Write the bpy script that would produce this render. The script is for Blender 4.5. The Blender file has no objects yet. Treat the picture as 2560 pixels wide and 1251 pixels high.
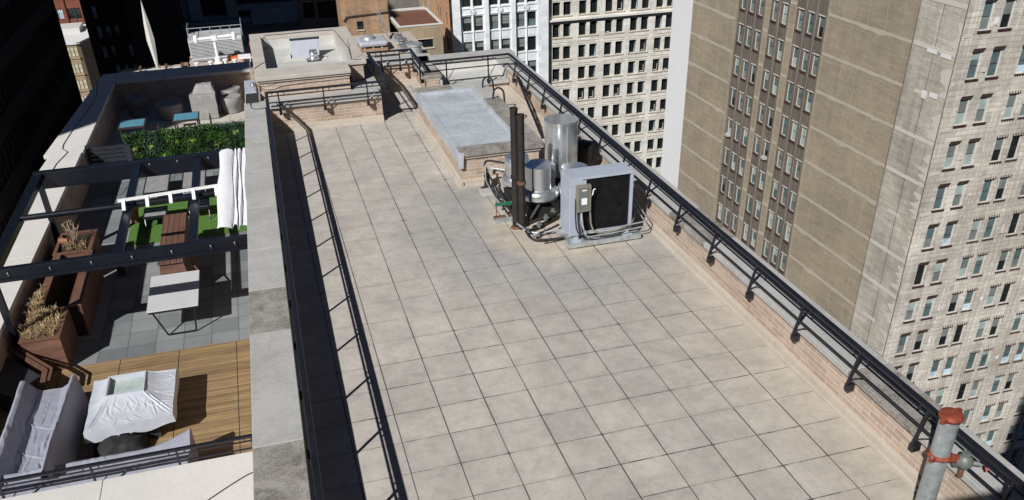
import bpy, bmesh, math, random
from mathutils import Vector, Matrix, noise
random.seed(7)
SC = bpy.context.scene
COL = SC.collection
R = math.radians
PI = math.pi

# ---------------------------------------------------------------- camera, sky, sun
cam_d = bpy.data.cameras.new('camera'); cam = bpy.data.objects.new('camera', cam_d); COL.objects.link(cam)
RT = Vector((0.95985, -0.27971, -0.0226)); 
DN = Vector((-0.1668, -0.5046, -0.8471)); FW = Vector((0.2255, 0.8169, -0.531))
FW.normalize(); RT = (RT - FW*RT.dot(FW)).normalized(); DN = FW.cross(RT)
cam.matrix_world = Matrix(((RT.x, -DN.x, -FW.x, -0.2944), (RT.y, -DN.y, -FW.y, -11.0152), (RT.z, -DN.z, -FW.z, 6.7884), (0, 0, 0, 1)))
cam_d.lens = 30.286; cam_d.sensor_width = 36; cam_d.sensor_fit = 'HORIZONTAL'; cam_d.shift_y = 0.0891
cam_d.clip_start = 0.1; cam_d.clip_end = 2000
SC.camera = cam

SUN_EL = R(38.3); SUN_DIR = Vector((0.69, 0.724, 0)).normalized()      # the way the shadows run
w = bpy.data.worlds.new('World'); SC.world = w; w.use_nodes = True
nt = w.node_tree; bg = nt.nodes['Background']; sky = nt.nodes.new('ShaderNodeTexSky')
sky.sky_type = 'NISHITA'; sky.sun_disc = False; sky.sun_elevation = SUN_EL
sky.sun_rotation = math.atan2(-SUN_DIR.x, -SUN_DIR.y); sky.air_density = 0.27; sky.dust_density = 0.0; sky.ozone_density = 2.0
nt.links.new(sky.outputs[0], bg.inputs[0]); bg.inputs[1].default_value = 0.05
sd = bpy.data.lights.new('sun', 'SUN'); sd.energy = 5.0; sd.angle = R(0.5); sd.color = (1.0, 0.97, 0.925)
so = bpy.data.objects.new('sun', sd); COL.objects.link(so)
dv = Vector((SUN_DIR.x*math.cos(SUN_EL), SUN_DIR.y*math.cos(SUN_EL), -math.sin(SUN_EL)))
so.rotation_euler = dv.to_track_quat('-Z', 'Y').to_euler(); so.location = (-30, -30, 40)
vs = SC.view_settings
try: SC.display_settings.display_device = 'sRGB'
except Exception: pass
vs.view_transform = 'Standard'; vs.look = 'None'; vs.exposure = 0.26; vs.gamma = 1; vs.use_curve_mapping = False

# ---------------------------------------------------------------- materials
class NT:
    def __init__(s, name):
        s.m = bpy.data.materials.new(name); s.m.use_nodes = True; s.t = s.m.node_tree
        s.b = s.t.nodes['Principled BSDF']; s.geo = None
    def n(s, k, **kw):
        x = s.t.nodes.new(k)
        for a, v in kw.items(): setattr(x, a, v)
        return x
    def l(s, a, b): s.t.links.new(a, b)
    def put(s, sock, v):
        if isinstance(v, (int, float, tuple, list)):
            if isinstance(v, (tuple, list)) and len(v) == 3 and sock.type == 'RGBA': v = (*v, 1)
            sock.default_value = v
        else: s.l(v, sock)
    def math(s, op, a, b=None, c=None, clamp=False):
        x = s.n('ShaderNodeMath', operation=op, use_clamp=clamp)
        s.put(x.inputs[0], a)
        if b is not None: s.put(x.inputs[1], b)
        if c is not None: s.put(x.inputs[2], c)
        return x.outputs[0]
    def pos(s):
        if not s.geo: s.geo = s.n('ShaderNodeNewGeometry')
        return s.geo.outputs['Position']
    def xyz(s):
        x = s.n('ShaderNodeSeparateXYZ'); s.l(s.pos(), x.inputs[0]); return x.outputs
    def wall(s):                                   # u runs along the wall, v up it
        p = s.xyz(); nx = s.n('ShaderNodeSeparateXYZ'); s.l(s.geo.outputs['True Normal'], nx.inputs[0])
        ax = s.math('ABSOLUTE', nx.outputs[0]); ay = s.math('ABSOLUTE', nx.outputs[1]); az = s.math('ABSOLUTE', nx.outputs[2])
        ax = s.math('GREATER_THAN', ax, 0.6); ay = s.math('GREATER_THAN', ay, 0.6); az = s.math('GREATER_THAN', az, 0.6)
        u = s.math('ADD', s.math('MULTIPLY', p[0], s.math('MAXIMUM', ay, az)), s.math('MULTIPLY', p[1], ax))
        v = s.math('ADD', p[2], s.math('MULTIPLY', p[1], az))
        c = s.n('ShaderNodeCombineXYZ'); s.l(u, c.inputs[0]); s.l(v, c.inputs[1]); return c.outputs[0]
    def noise(s, scale, detail=4, rough=0.6, vec=None, stretch=None, dist=0):
        x = s.n('ShaderNodeTexNoise'); x.inputs['Scale'].default_value = scale; x.inputs['Detail'].default_value = detail
        x.inputs['Roughness'].default_value = rough; x.inputs['Distortion'].default_value = dist
        v = vec if vec is not None else s.pos()
        if stretch:
            mp = s.n('ShaderNodeMapping'); mp.inputs['Scale'].default_value = stretch; s.l(v, mp.inputs[0]); v = mp.outputs[0]
        s.l(v, x.inputs['Vector']); return x.outputs['Fac']
    def ramp(s, f, lo, hi, a=0.0, b=1.0):
        x = s.n('ShaderNodeMapRange'); s.put(x.inputs[0], f); x.inputs[1].default_value = lo; x.inputs[2].default_value = hi
        x.inputs[3].default_value = a; x.inputs[4].default_value = b; x.clamp = True; return x.outputs[0]
    def mix(s, f, a, b, mode='MIX'):
        x = s.n('ShaderNodeMix', data_type='RGBA', blend_type=mode); s.put(x.inputs[0], f); s.put(x.inputs[6], a); s.put(x.inputs[7], b); return x.outputs[2]
    def scale(s, col, f):
        x = s.n('ShaderNodeVectorMath', operation='SCALE'); s.put(x.inputs[0], col); s.put(x.inputs[3], f); return x.outputs[0]
    def bump(s, h, dist=0.01, st=1.0):
        x = s.n('ShaderNodeBump'); x.inputs['Strength'].default_value = st; x.inputs['Distance'].default_value = dist
        s.l(h, x.inputs['Height']); s.l(x.outputs[0], s.b.inputs['Normal'])
    def out(s, col, rough=0.8, metal=0.0, spec=0.5):
        s.put(s.b.inputs['Base Color'], col); s.put(s.b.inputs['Roughness'], rough); s.put(s.b.inputs['Metallic'], metal)
        s.b.inputs['Specular IOR Level'].default_value = spec; return s.m

def plain(name, col, rough=0.7, metal=0.0, var=0.18, sc=6, bump=0.0, spec=0.4):
    s = NT(name); f = s.noise(sc, 5)
    f2 = s.noise(sc*9, 3)
    c = s.scale(s.mix(0.0, col, col), s.math('ADD', s.ramp(f, 0.25, 0.75, 1-var, 1+var), s.ramp(f2, 0.2, 0.8, -var*0.4, var*0.4)))
    if bump: s.bump(f2, bump, 0.6)
    return s.out(c, s.ramp(f, 0.2, 0.8, max(0.02, rough-0.08), min(1, rough+0.08)), metal, spec)

def m_tile(name, T, ca, cb, line, lw, stain=True):
    s = NT(name); p = s.xyz()
    u = s.math('DIVIDE', p[0], T); v = s.math('DIVIDE', p[1], T)
    wob = s.math('MULTIPLY', s.math('SUBTRACT', s.noise(1.3, 2), 0.5), 0.012)
    du = s.math('ABSOLUTE', s.math('SUBTRACT', s.math('FRACT', s.math('ADD', s.math('ADD', u, wob), 0.5)), 0.5))
    dv_ = s.math('ABSOLUTE', s.math('SUBTRACT', s.math('FRACT', s.math('ADD', s.math('ADD', v, wob), 0.5)), 0.5))
    cu = s.math('ROUND', u); cv = s.math('ROUND', v)
    def jn(a, b):
        c = s.n('ShaderNodeCombineXYZ'); s.l(a, c.inputs[0]); s.l(b, c.inputs[1]); c.inputs[2].default_value = 3.3
        x = s.n('ShaderNodeTexWhiteNoise'); s.l(c.outputs[0], x.inputs[0]); return x.outputs[0]
    hu = jn(cu, s.math('FLOOR', v)); hv = jn(s.math('FLOOR', u), cv)
    big = s.noise(0.35, 2)
    # widths vary joint by joint
    bk = s.ramp(s.noise(5.0, 3, 0.7), 0.35, 0.6, 0.3, 1.15); wu = s.math('MULTIPLY', s.ramp(hu, 0, 1, 0.75, 1.35), lw); wv = s.math('MULTIPLY', s.math('MULTIPLY', s.math('MULTIPLY', s.ramp(hv, 0, 1, 0.4, 1.5), bk), s.ramp(big, 0.4, 0.6, 0.5, 1.15)), lw)
    if stain: wv = s.math('MULTIPLY', wv, s.math('MAXIMUM', s.ramp(s.math('ADD', p[1], s.math('MULTIPLY', big, 3.0)), 0.5, 4.5, 1.0, 0.28), s.ramp(p[1], 6.5, 8.5, 0.0, 0.6)))
    ju = s.math('SUBTRACT', 1.0, s.math('DIVIDE', du, wu), clamp=True); jv = s.math('SUBTRACT', 1.0, s.math('DIVIDE', dv_, wv), clamp=True)
    ju = s.math('MULTIPLY', ju, 2.0, clamp=True); jv = s.math('MULTIPLY', jv, 2.0, clamp=True)
    j = s.math('MAXIMUM', ju, jv)
    # grime crosses at the corners
    corner = s.math('MULTIPLY', s.math('LESS_THAN', s.math('MINIMUM', du, dv_), lw*1.25), s.ramp(s.math('SUBTRACT', 0.5, s.math('SUBTRACT', 0.5, s.math('MAXIMUM', du, dv_))), 0.04, 0.13, 1, 0))
    corner = s.math('MULTIPLY', corner, s.ramp(s.noise(0.8, 2), 0.50, 0.62))
    c = s.n('ShaderNodeCombineXYZ'); s.l(s.math('FLOOR', u), c.inputs[0]); s.l(s.math('FLOOR', v), c.inputs[1])
    wn = s.n('ShaderNodeTexWhiteNoise'); s.l(c.outputs[0], wn.inputs[0])
    col = s.mix(s.ramp(wn.outputs[0], 0, 1, 0, 1), ca, cb)
    grain = s.noise(38, 4, 0.7); blot = s.noise(1.1, 6, 0.7, dist=0.6); fine = s.noise(7, 5, 0.75, stretch=(1, 0.6, 1))
    k = s.math('MULTIPLY', s.ramp(blot, 0.3, 0.7, 0.88, 1.06), s.ramp(fine, 0.25, 0.75, 0.93, 1.05))
    k = s.math('MULTIPLY', k, s.ramp(grain, 0.2, 0.8, 0.94, 1.05))
    # dirt gathers beside the joints
    edge = s.ramp(s.math('MINIMUM', du, dv_), 0.0, 0.12, 1, 0)
    k = s.math('MULTIPLY', k, s.math('SUBTRACT', 1.0, s.math('MULTIPLY', s.math('MULTIPLY', edge, s.ramp(fine, 0.4, 0.7)), 0.14)))
    col = s.scale(col, k)
    if stain:
        e = s.math('ADD', p[0], s.math('MULTIPLY', s.math('SUBTRACT', s.noise(0.9, 4), 0.5), 2.2))
        warm = s.ramp(e, 4.3, 5.8)
        col = s.mix(s.math('MULTIPLY', warm, 0.6), col, (0.455, 0.405, 0.335))
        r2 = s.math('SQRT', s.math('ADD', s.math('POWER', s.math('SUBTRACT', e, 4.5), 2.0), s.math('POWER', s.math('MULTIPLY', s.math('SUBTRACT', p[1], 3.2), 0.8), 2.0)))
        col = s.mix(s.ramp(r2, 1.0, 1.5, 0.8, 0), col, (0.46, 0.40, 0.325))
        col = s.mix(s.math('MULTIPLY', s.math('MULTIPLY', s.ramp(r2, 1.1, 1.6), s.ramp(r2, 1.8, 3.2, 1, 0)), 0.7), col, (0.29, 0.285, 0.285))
        cl = s.noise(0.55, 7, 0.78, dist=1.2); mk = s.noise(3.4, 6, 0.8)
        col = s.scale(col, s.math('MULTIPLY', s.ramp(cl, 0.38, 0.62, 1.07, 0.87), s.ramp(mk, 0.45, 0.66, 1.02, 0.84)))
        sm = s.noise(1.9, 8, 0.85, dist=0.8, stretch=(0.7, 1.3, 1)); col = s.mix(s.ramp(sm, 0.52, 0.66, 0.0, 0.42), col, (0.245, 0.24, 0.235)); st2 = s.noise(60, 3, 0.8); col = s.scale(col, s.ramp(st2, 0.3, 0.62, 1.03, 0.93))
        rs_ = s.noise(1.6, 4, 0.9, dist=2.0); ring = s.ramp(s.math('ABSOLUTE', s.math('SUBTRACT', rs_, 0.5)), 0.0, 0.012, 0.10, 0.0); col = s.mix(ring, col, (0.2, 0.19, 0.18))
        sp = s.noise(22, 2, 0.5); col = s.mix(s.ramp(sp, 0.74, 0.78, 0, 0.6), col, (0.16, 0.14, 0.12))
    col = s.mix(s.math('MAXIMUM', s.math('MULTIPLY', j, 0.92), s.math('MULTIPLY', corner, 0.85)), col, line)
    s.bump(s.math('SUBTRACT', s.math('MULTIPLY', grain, 0.25), j), 0.004, 0.5)
    return s.out(col, 0.88, spec=0.25)

def m_brick(name, c1, c2, mort, bw=0.3, bh=0.075, ms=0.01, var=0.15, streak=0.0, bias=0.0):
    s = NT(name); wv = s.wall(); x = s.n('ShaderNodeTexBrick'); s.l(wv, x.inputs['Vector'])
    x.inputs['Color1'].default_value = (*c1, 1); x.inputs['Color2'].default_value = (*c2, 1); x.inputs['Mortar'].default_value = (*mort, 1)
    x.inputs['Scale'].default_value = 1; x.inputs['Mortar Size'].default_value = ms; x.inputs['Mortar Smooth'].default_value = 0.3
    x.inputs['Brick Width'].default_value = bw; x.inputs['Row Height'].default_value = bh; x.inputs['Bias'].default_value = bias
    k = s.math('MULTIPLY', s.ramp(s.noise(0.9, 5), 0.3, 0.7, 1-var, 1+var), s.ramp(s.noise(14, 4), 0.2, 0.8, 0.9, 1.1))
    if streak:
        st = s.noise(1.0, 5, 0.7, stretch=(1.6, 1.6, 0.12)); k = s.math('MULTIPLY', k, s.ramp(st, 0.35, 0.7, 1.0, 1-streak))
    col = s.scale(x.outputs['Color'], k)
    s.bump(s.math('SUBTRACT', 1.0, x.outputs['Fac']), 0.006, 0.6)
    return s.out(col, 0.9, spec=0.2)

def m_stone(name, col, dark, amt=0.5, sc=1.6, rough=0.85):
    s = NT(name); a = s.noise(sc, 7, 0.72, dist=0.4); b = s.noise(sc*11, 5, 0.7); g = s.noise(90, 2)
    f = s.math('ADD', s.ramp(a, 0.35, 0.68), s.ramp(b, 0.45, 0.7, -0.25, 0.35), clamp=True)
    c = s.mix(s.math('MULTIPLY', f, amt), col, dark); c = s.scale(c, s.ramp(g, 0.2, 0.8, 0.93, 1.07))
    s.bump(b, 0.004, 0.5); return s.out(c, rough, spec=0.25)

def m_courses(name, col, dark, bw, bh, line, streak=0.3, joint=0.03, lo=0.84, hi=1.1, mott=0.0):
    s = NT(name); wv = s.wall(); x = s.n('ShaderNodeTexBrick'); s.l(wv, x.inputs['Vector'])
    x.inputs['Color1'].default_value = (lo, lo, lo, 1); x.inputs['Color2'].default_value = (hi, hi*0.99, hi*0.97, 1); x.inputs['Mortar'].default_value = (line, line, line, 1)
    x.inputs['Scale'].default_value = 1; x.inputs['Mortar Size'].default_value = joint; x.inputs['Mortar Smooth'].default_value = 0.5
    x.inputs['Brick Width'].default_value = bw; x.inputs['Row Height'].default_value = bh
    a = s.noise(0.22, 6, 0.7); st = s.noise(0.7, 6, 0.75, stretch=(1.5, 1.5, 0.09)); b = s.noise(3.0, 5, 0.7)
    f = s.math('MULTIPLY', s.math('ADD', s.ramp(a, 0.35, 0.7), s.ramp(st, 0.42, 0.75), clamp=True), streak)
    c = s.mix(f, col, dark); c = s.mix(1.0, c, x.outputs['Color'], 'MULTIPLY'); c = s.scale(c, s.ramp(b, 0.2, 0.8, 0.86, 1.12))
    if mott:
        h = s.noise(0.9, 6, 0.75, vec=wv, stretch=(0.35, 2.6, 1)); q = s.noise(0.16, 4, 0.6); c = s.scale(c, s.math('MULTIPLY', s.ramp(h, 0.35, 0.65, 1-mott, 1+mott*0.8), s.ramp(q, 0.35, 0.65, 1-mott*0.6, 1+mott*0.5)))
    return s.out(c, 0.88, spec=0.25)

def m_wood(name, c1, c2, plank, axis=0, rough=0.6, line=0.35):
    s = NT(name); p = s.xyz(); q = p[1-axis]
    f = s.math('DIVIDE', q, plank); cell = s.math('FLOOR', f)
    d = s.math('ABSOLUTE', s.math('SUBTRACT', s.math('FRACT', s.math('ADD', f, 0.5)), 0.5))
    wn = s.n('ShaderNodeTexWhiteNoise', noise_dimensions='1D'); s.l(cell, wn.inputs['W'])
    st = (0.5, 14, 3) if axis == 0 else (14, 0.5, 3)
    g = s.noise(2.2, 6, 0.7, stretch=st); g2 = s.noise(1.2, 3)
    col = s.mix(s.math('ADD', s.math('MULTIPLY', wn.outputs[0], 0.45), s.ramp(g, 0.3, 0.7, 0, 0.6), clamp=True), c1, c2)
    col = s.scale(col, s.ramp(g2, 0.3, 0.7, 0.82, 1.14)); g3 = s.noise(1.6, 5, 0.8, stretch=(0.35, 26, 3) if axis == 0 else (26, 0.35, 3)); col = s.scale(col, s.ramp(g3, 0.38, 0.62, 0.72, 1.22)); j = s.ramp(d, 0.02, 0.06, 1, 0)
    col = s.mix(s.math('MULTIPLY', j, line), col, (0.05, 0.03, 0.02)); s.bump(s.math('SUBTRACT', g, j), 0.003, 0.4)
    return s.out(col, rough, spec=0.35)

M = {}
M['roof_tile'] = m_tile('roof_tile', 0.61, (0.47, 0.437, 0.400), (0.43, 0.403, 0.372), (0.035, 0.032, 0.03), 0.0135)
M['paver'] = m_tile('grey_paver', 0.61, (0.235, 0.25, 0.26), (0.135, 0.15, 0.158), (0.06, 0.06, 0.065), 0.011, stain=False)
M['beige_paver'] = m_tile('beige_paver', 0.61, (0.46, 0.44, 0.40), (0.42, 0.40, 0.37), (0.10, 0.09, 0.08), 0.011, stain=False)
M['brick'] = m_brick('tan_roof_brick', (0.31, 0.235, 0.185), (0.42, 0.335, 0.275), (0.53, 0.47, 0.41), ms=0.006, var=0.2)
M['stone'] = m_stone('limestone_coping', (0.385, 0.385, 0.38), (0.23, 0.225, 0.215), 0.6)
M['stone_dark'] = m_stone('weathered_coping', (0.30, 0.285, 0.265), (0.085, 0.075, 0.065), 0.95, 3.2)
M['stone_white'] = m_stone('pale_coping', (0.58, 0.57, 0.555), (0.44, 0.43, 0.41), 0.5, 1.1)
M['stone_buff'] = m_stone('buff_trim', (0.42, 0.375, 0.32), (0.30, 0.265, 0.23), 0.6)
M['stone_warm'] = m_stone('warm_coping', (0.45, 0.42, 0.385), (0.30, 0.28, 0.255), 0.6)
M['membrane'] = m_stone('white_roof_membrane', (0.42, 0.455, 0.50), (0.24, 0.265, 0.30), 0.8, 1.4, 0.6)
M['membrane2'] = m_stone('cream_roof_membrane', (0.50, 0.50, 0.48), (0.33, 0.33, 0.32), 0.6, 1.2, 0.65)
M['black'] = plain('black_painted_steel', (0.012, 0.013, 0.018), 0.32, 0.0, 0.3, spec=0.5)
M['blackmatt'] = plain('matt_black', (0.010, 0.010, 0.011), 0.75)
M['pipe_iron'] = plain('cast_iron_pipe', (0.02, 0.017, 0.015), 0.6, 0.0, 0.45, 9)
M['galv'] = plain('galvanised_steel', (0.46, 0.50, 0.52), 0.45, 0.6, 0.25, 12)
M['steel'] = plain('spun_aluminium', (0.68, 0.71, 0.74), 0.27, 0.85, 0.10, 1.6)
M['painted'] = plain('blue_grey_enclosure_paint', (0.33, 0.375, 0.45), 0.5, 0, 0.10, 3)
M['painted_pale'] = plain('pale_grey_cabinet', (0.34, 0.36, 0.42), 0.55, 0, 0.05, 3)
M['coil'] = plain('condenser_coil', (0.008, 0.009, 0.011), 0.6, 0, 0.7, 7)
M['box_olive'] = plain('olive_grey_switch_box', (0.24, 0.23, 0.19), 0.45, 0.3, 0.12)
M['white'] = plain('white_paint', (0.75, 0.76, 0.78), 0.45, 0, 0.05)
M['canvas'] = plain('white_canvas', (0.66, 0.68, 0.72), 0.8, 0, 0.04, 3)
M['cover'] = plain('grey_cover_fabric', (0.27, 0.28, 0.345), 0.62, 0, 0.10, 4)
M['cover_light'] = plain('pale_cover_fabric', (0.44, 0.47, 0.53), 0.6, 0, 0.07, 4)
M['cover_dark'] = plain('dark_grey_cover', (0.19, 0.18, 0.19), 0.7, 0, 0.12, 4)
M['cover_mid'] = plain('heather_grey_cover', (0.25, 0.245, 0.245), 0.7, 0, 0.12, 4)
M['glass_top'] = plain('frosted_glass_lid', (0.36, 0.43, 0.42), 0.15, 0, 0.25, 5)
M['pergola'] = plain('black_pergola_aluminium', (0.006, 0.008, 0.014), 0.3, 0, 0.2, 2, spec=0.45)
M['graphite'] = plain('graphite_aluminium', (0.035, 0.04, 0.05), 0.35, 0.2, 0.2)
M['deck'] = m_wood('wood_deck', (0.40, 0.28, 0.145), (0.12, 0.078, 0.045), 0.075, 0, line=0.35)
M['composite'] = m_wood('brown_composite_board', (0.155, 0.080, 0.056), (0.12, 0.062, 0.044), 0.12, 1, 0.6, 0.45)
M['composite_h'] = m_wood('brown_composite_cladding', (0.155, 0.080, 0.056), (0.12, 0.062, 0.044), 0.12, 0, 0.6, 0.2)
M['bamboo'] = plain('bamboo', (0.40, 0.27, 0.10), 0.5)
M['terracotta'] = plain('terracotta', (0.24, 0.10, 0.055), 0.7)
M['tabletop'] = plain('pale_table_top', (0.50, 0.51, 0.53), 0.4, 0, 0.04, 3)
M['turf'] = plain('artificial_turf', (0.075, 0.17, 0.03), 0.9, 0, 0.35, 30, 0.01)
M['soil'] = plain('planter_soil', (0.025, 0.017, 0.012), 0.95, 0, 0.5, 20)
M['straw'] = plain('dry_grass', (0.42, 0.32, 0.18), 0.8, 0, 0.35, 9)
M['straw2'] = plain('dry_leaves', (0.20, 0.13, 0.08), 0.85, 0, 0.4, 9)
M['twig'] = plain('bare_twig', (0.33, 0.25, 0.17), 0.8)
M['leaf_a'] = plain('hedge_leaf', (0.04, 0.105, 0.018), 0.5, 0, 0.5, 3)
M['leaf_b'] = plain('hedge_leaf_dark', (0.012, 0.035, 0.010), 0.5, 0, 0.5, 3)
M['leaf_c'] = plain('hedge_leaf_blue', (0.04, 0.095, 0.06), 0.5, 0, 0.4, 3)
M['leaf_d'] = plain('hedge_leaf_yellow', (0.22, 0.29, 0.04), 0.5, 0, 0.3, 3)
M['blue_top'] = plain('blue_glass_table_top', (0.10, 0.27, 0.36), 0.2, 0, 0.1, 4)
M['brown_metal'] = plain('dark_brown_frame', (0.035, 0.025, 0.022), 0.5)
M['red_paint'] = plain('red_oxide_coupling', (0.21, 0.045, 0.022), 0.7, 0, 0.5, 16)
M['red_wheel'] = plain('red_hand_wheel', (0.62, 0.10, 0.07), 0.4)
M['valve'] = plain('grey_valve_iron', (0.14, 0.155, 0.15), 0.55, 0.2, 0.2)
M['rust'] = plain('rusty_steel', (0.12, 0.06, 0.035), 0.8, 0, 0.4, 15)
M['slat'] = plain('grey_slat', (0.26, 0.26, 0.265), 0.5)
M['green'] = plain('green_strut', (0.02, 0.14, 0.08), 0.5)
M['orange'] = plain('orange_panel', (0.60, 0.13, 0.03), 0.6)
M['cable'] = plain('black_cable', (0.02, 0.02, 0.022), 0.5)
M['red_roof'] = m_stone('red_gravel_roof', (0.17, 0.075, 0.048), (0.10, 0.05, 0.035), 0.7, 1.5)
M['asphalt'] = plain('asphalt', (0.05, 0.05, 0.052), 0.9, 0, 0.2, 0.5)
M['tower_brick'] = m_courses('taupe_tower_brick', (0.325, 0.28, 0.212), (0.225, 0.19, 0.145), 0.7, 0.16, 0.86, 0.5, 0.02, 0.93, 1.05, 0.13)
M['tower_dark'] = m_courses('sooty_tower_brick', (0.175, 0.152, 0.125), (0.095, 0.085, 0.078), 0.45, 2.6, 0.72, 0.7, 0.03)
M['tower_strip'] = m_courses('patched_grey_brick', (0.47, 0.44, 0.39), (0.27, 0.25, 0.22), 0.7, 0.16, 0.88, 0.75, 0.02, 0.92, 1.08, 0.20)
M['terra_grey'] = m_courses('grey_terra_cotta_blocks', (0.60, 0.575, 0.525), (0.31, 0.285, 0.25), 1.6, 0.42, 0.70, 0.75, 0.035, 0.86, 1.1, 0.16)
M['whitewash'] = m_stone('white_painted_wall', (0.66, 0.67, 0.70), (0.58, 0.59, 0.62), 0.5, 0.15)
M['mortar_patch'] = m_stone('pale_mortar_patch', (0.40, 0.36, 0.30), (0.33, 0.295, 0.24), 0.7, 0.8)
M['patch_white'] = m_stone('white_patch', (0.62, 0.62, 0.63), (0.52, 0.52, 0.52), 0.5, 0.8)
M['patch_grey'] = m_stone('light_grey_patch', (0.50, 0.475, 0.43), (0.42, 0.39, 0.35), 0.5, 0.8)
M['cream'] = m_courses('cream_terra_cotta', (0.68, 0.68, 0.655), (0.45, 0.43, 0.39), 1.6, 0.55, 0.85, 0.5, 0.02)
M['glazed'] = m_courses('white_glazed_terra_cotta', (0.68, 0.715, 0.76), (0.55, 0.58, 0.63), 2.2, 0.9, 0.97, 0.15, 0.02)
M['orange_brick'] = m_courses('orange_brick', (0.46, 0.27, 0.16), (0.32, 0.17, 0.10), 0.8, 0.3, 0.85, 0.4, 0.02)
M['tan_brick'] = m_courses('tan_brick', (0.42, 0.26, 0.15), (0.21, 0.15, 0.11), 0.6, 0.2, 0.8, 0.8, 0.02)
M['tan_stucco'] = m_courses('ochre_grey_stucco', (0.37, 0.30, 0.19), (0.24, 0.20, 0.15), 1.8, 0.8, 0.93, 0.7, 0.01)
M['red_brick'] = m_courses('dark_red_brick', (0.22, 0.075, 0.05), (0.12, 0.045, 0.035), 2.0, 0.42, 0.5, 0.4, 0.05)
M['buff_brick'] = m_courses('buff_banded_stone', (0.36, 0.28, 0.18), (0.22, 0.17, 0.12), 1.0, 0.3, 0.85, 0.4, 0.02)
M['black_stone'] = m_courses('near_black_facade', (0.042, 0.038, 0.040), (0.024, 0.023, 0.026), 3, 1.2, 0.8, 0.5, 0.02)
M['blue_stone'] = m_courses('blue_grey_granite', (0.17, 0.24, 0.30), (0.10, 0.14, 0.19), 3, 1.2, 0.85, 0.5, 0.02)
M['brown_stone'] = m_courses('brown_grey_stone', (0.22, 0.20, 0.18), (0.11, 0.10, 0.09), 2, 0.8, 0.85, 0.5, 0.02)
M['body'] = plain('plain_building_wall', (0.22, 0.20, 0.18), 0.9, 0, 0.1, 0.3)
M['body_dark'] = plain('charcoal_curtain_wall', (0.03, 0.028, 0.028), 0.5, 0, 0.3, 0.4)
def glass(name, col, rough=0.08):
    s = NT(name); f = s.noise(0.9, 3); return s.out(s.scale(s.mix(0.0, col, col), s.ramp(f, 0.3, 0.7, 0.75, 1.25)), rough, 0, 0.6)
M['g_dark'] = glass('dark_window_glass', (0.012, 0.016, 0.016)); M['g_teal'] = glass('teal_window_glass', (0.085, 0.13, 0.135), 0.15)
M['plant_grey'] = plain('weathered_white_plant', (0.42, 0.44, 0.45), 0.6, 0, 0.15, 1)
M['ac_grey'] = plain('weathered_ac_grey', (0.42, 0.42, 0.41), 0.6)
M['g_blind'] = glass('pale_blind_behind_glass', (0.29, 0.36, 0.34), 0.3); M['g_blind2'] = glass('grey_blind_behind_glass', (0.16, 0.185, 0.175), 0.3)
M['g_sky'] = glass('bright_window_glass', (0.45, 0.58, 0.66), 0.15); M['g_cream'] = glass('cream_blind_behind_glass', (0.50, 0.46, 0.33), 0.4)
M['frame_white'] = plain('white_window_frame', (0.52, 0.52, 0.49), 0.5); M['frame_brown'] = plain('brown_window_frame', (0.07, 0.04, 0.03), 0.6)
M['frame_dark'] = plain('dark_window_frame', (0.02, 0.022, 0.025), 0.5); M['lintel'] = plain('rusty_lintel', (0.05, 0.025, 0.02), 0.85, 0, 0.3)
M['sill'] = plain('stained_stone_sill', (0.42, 0.36, 0.27), 0.85, 0, 0.3, 1)

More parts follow.
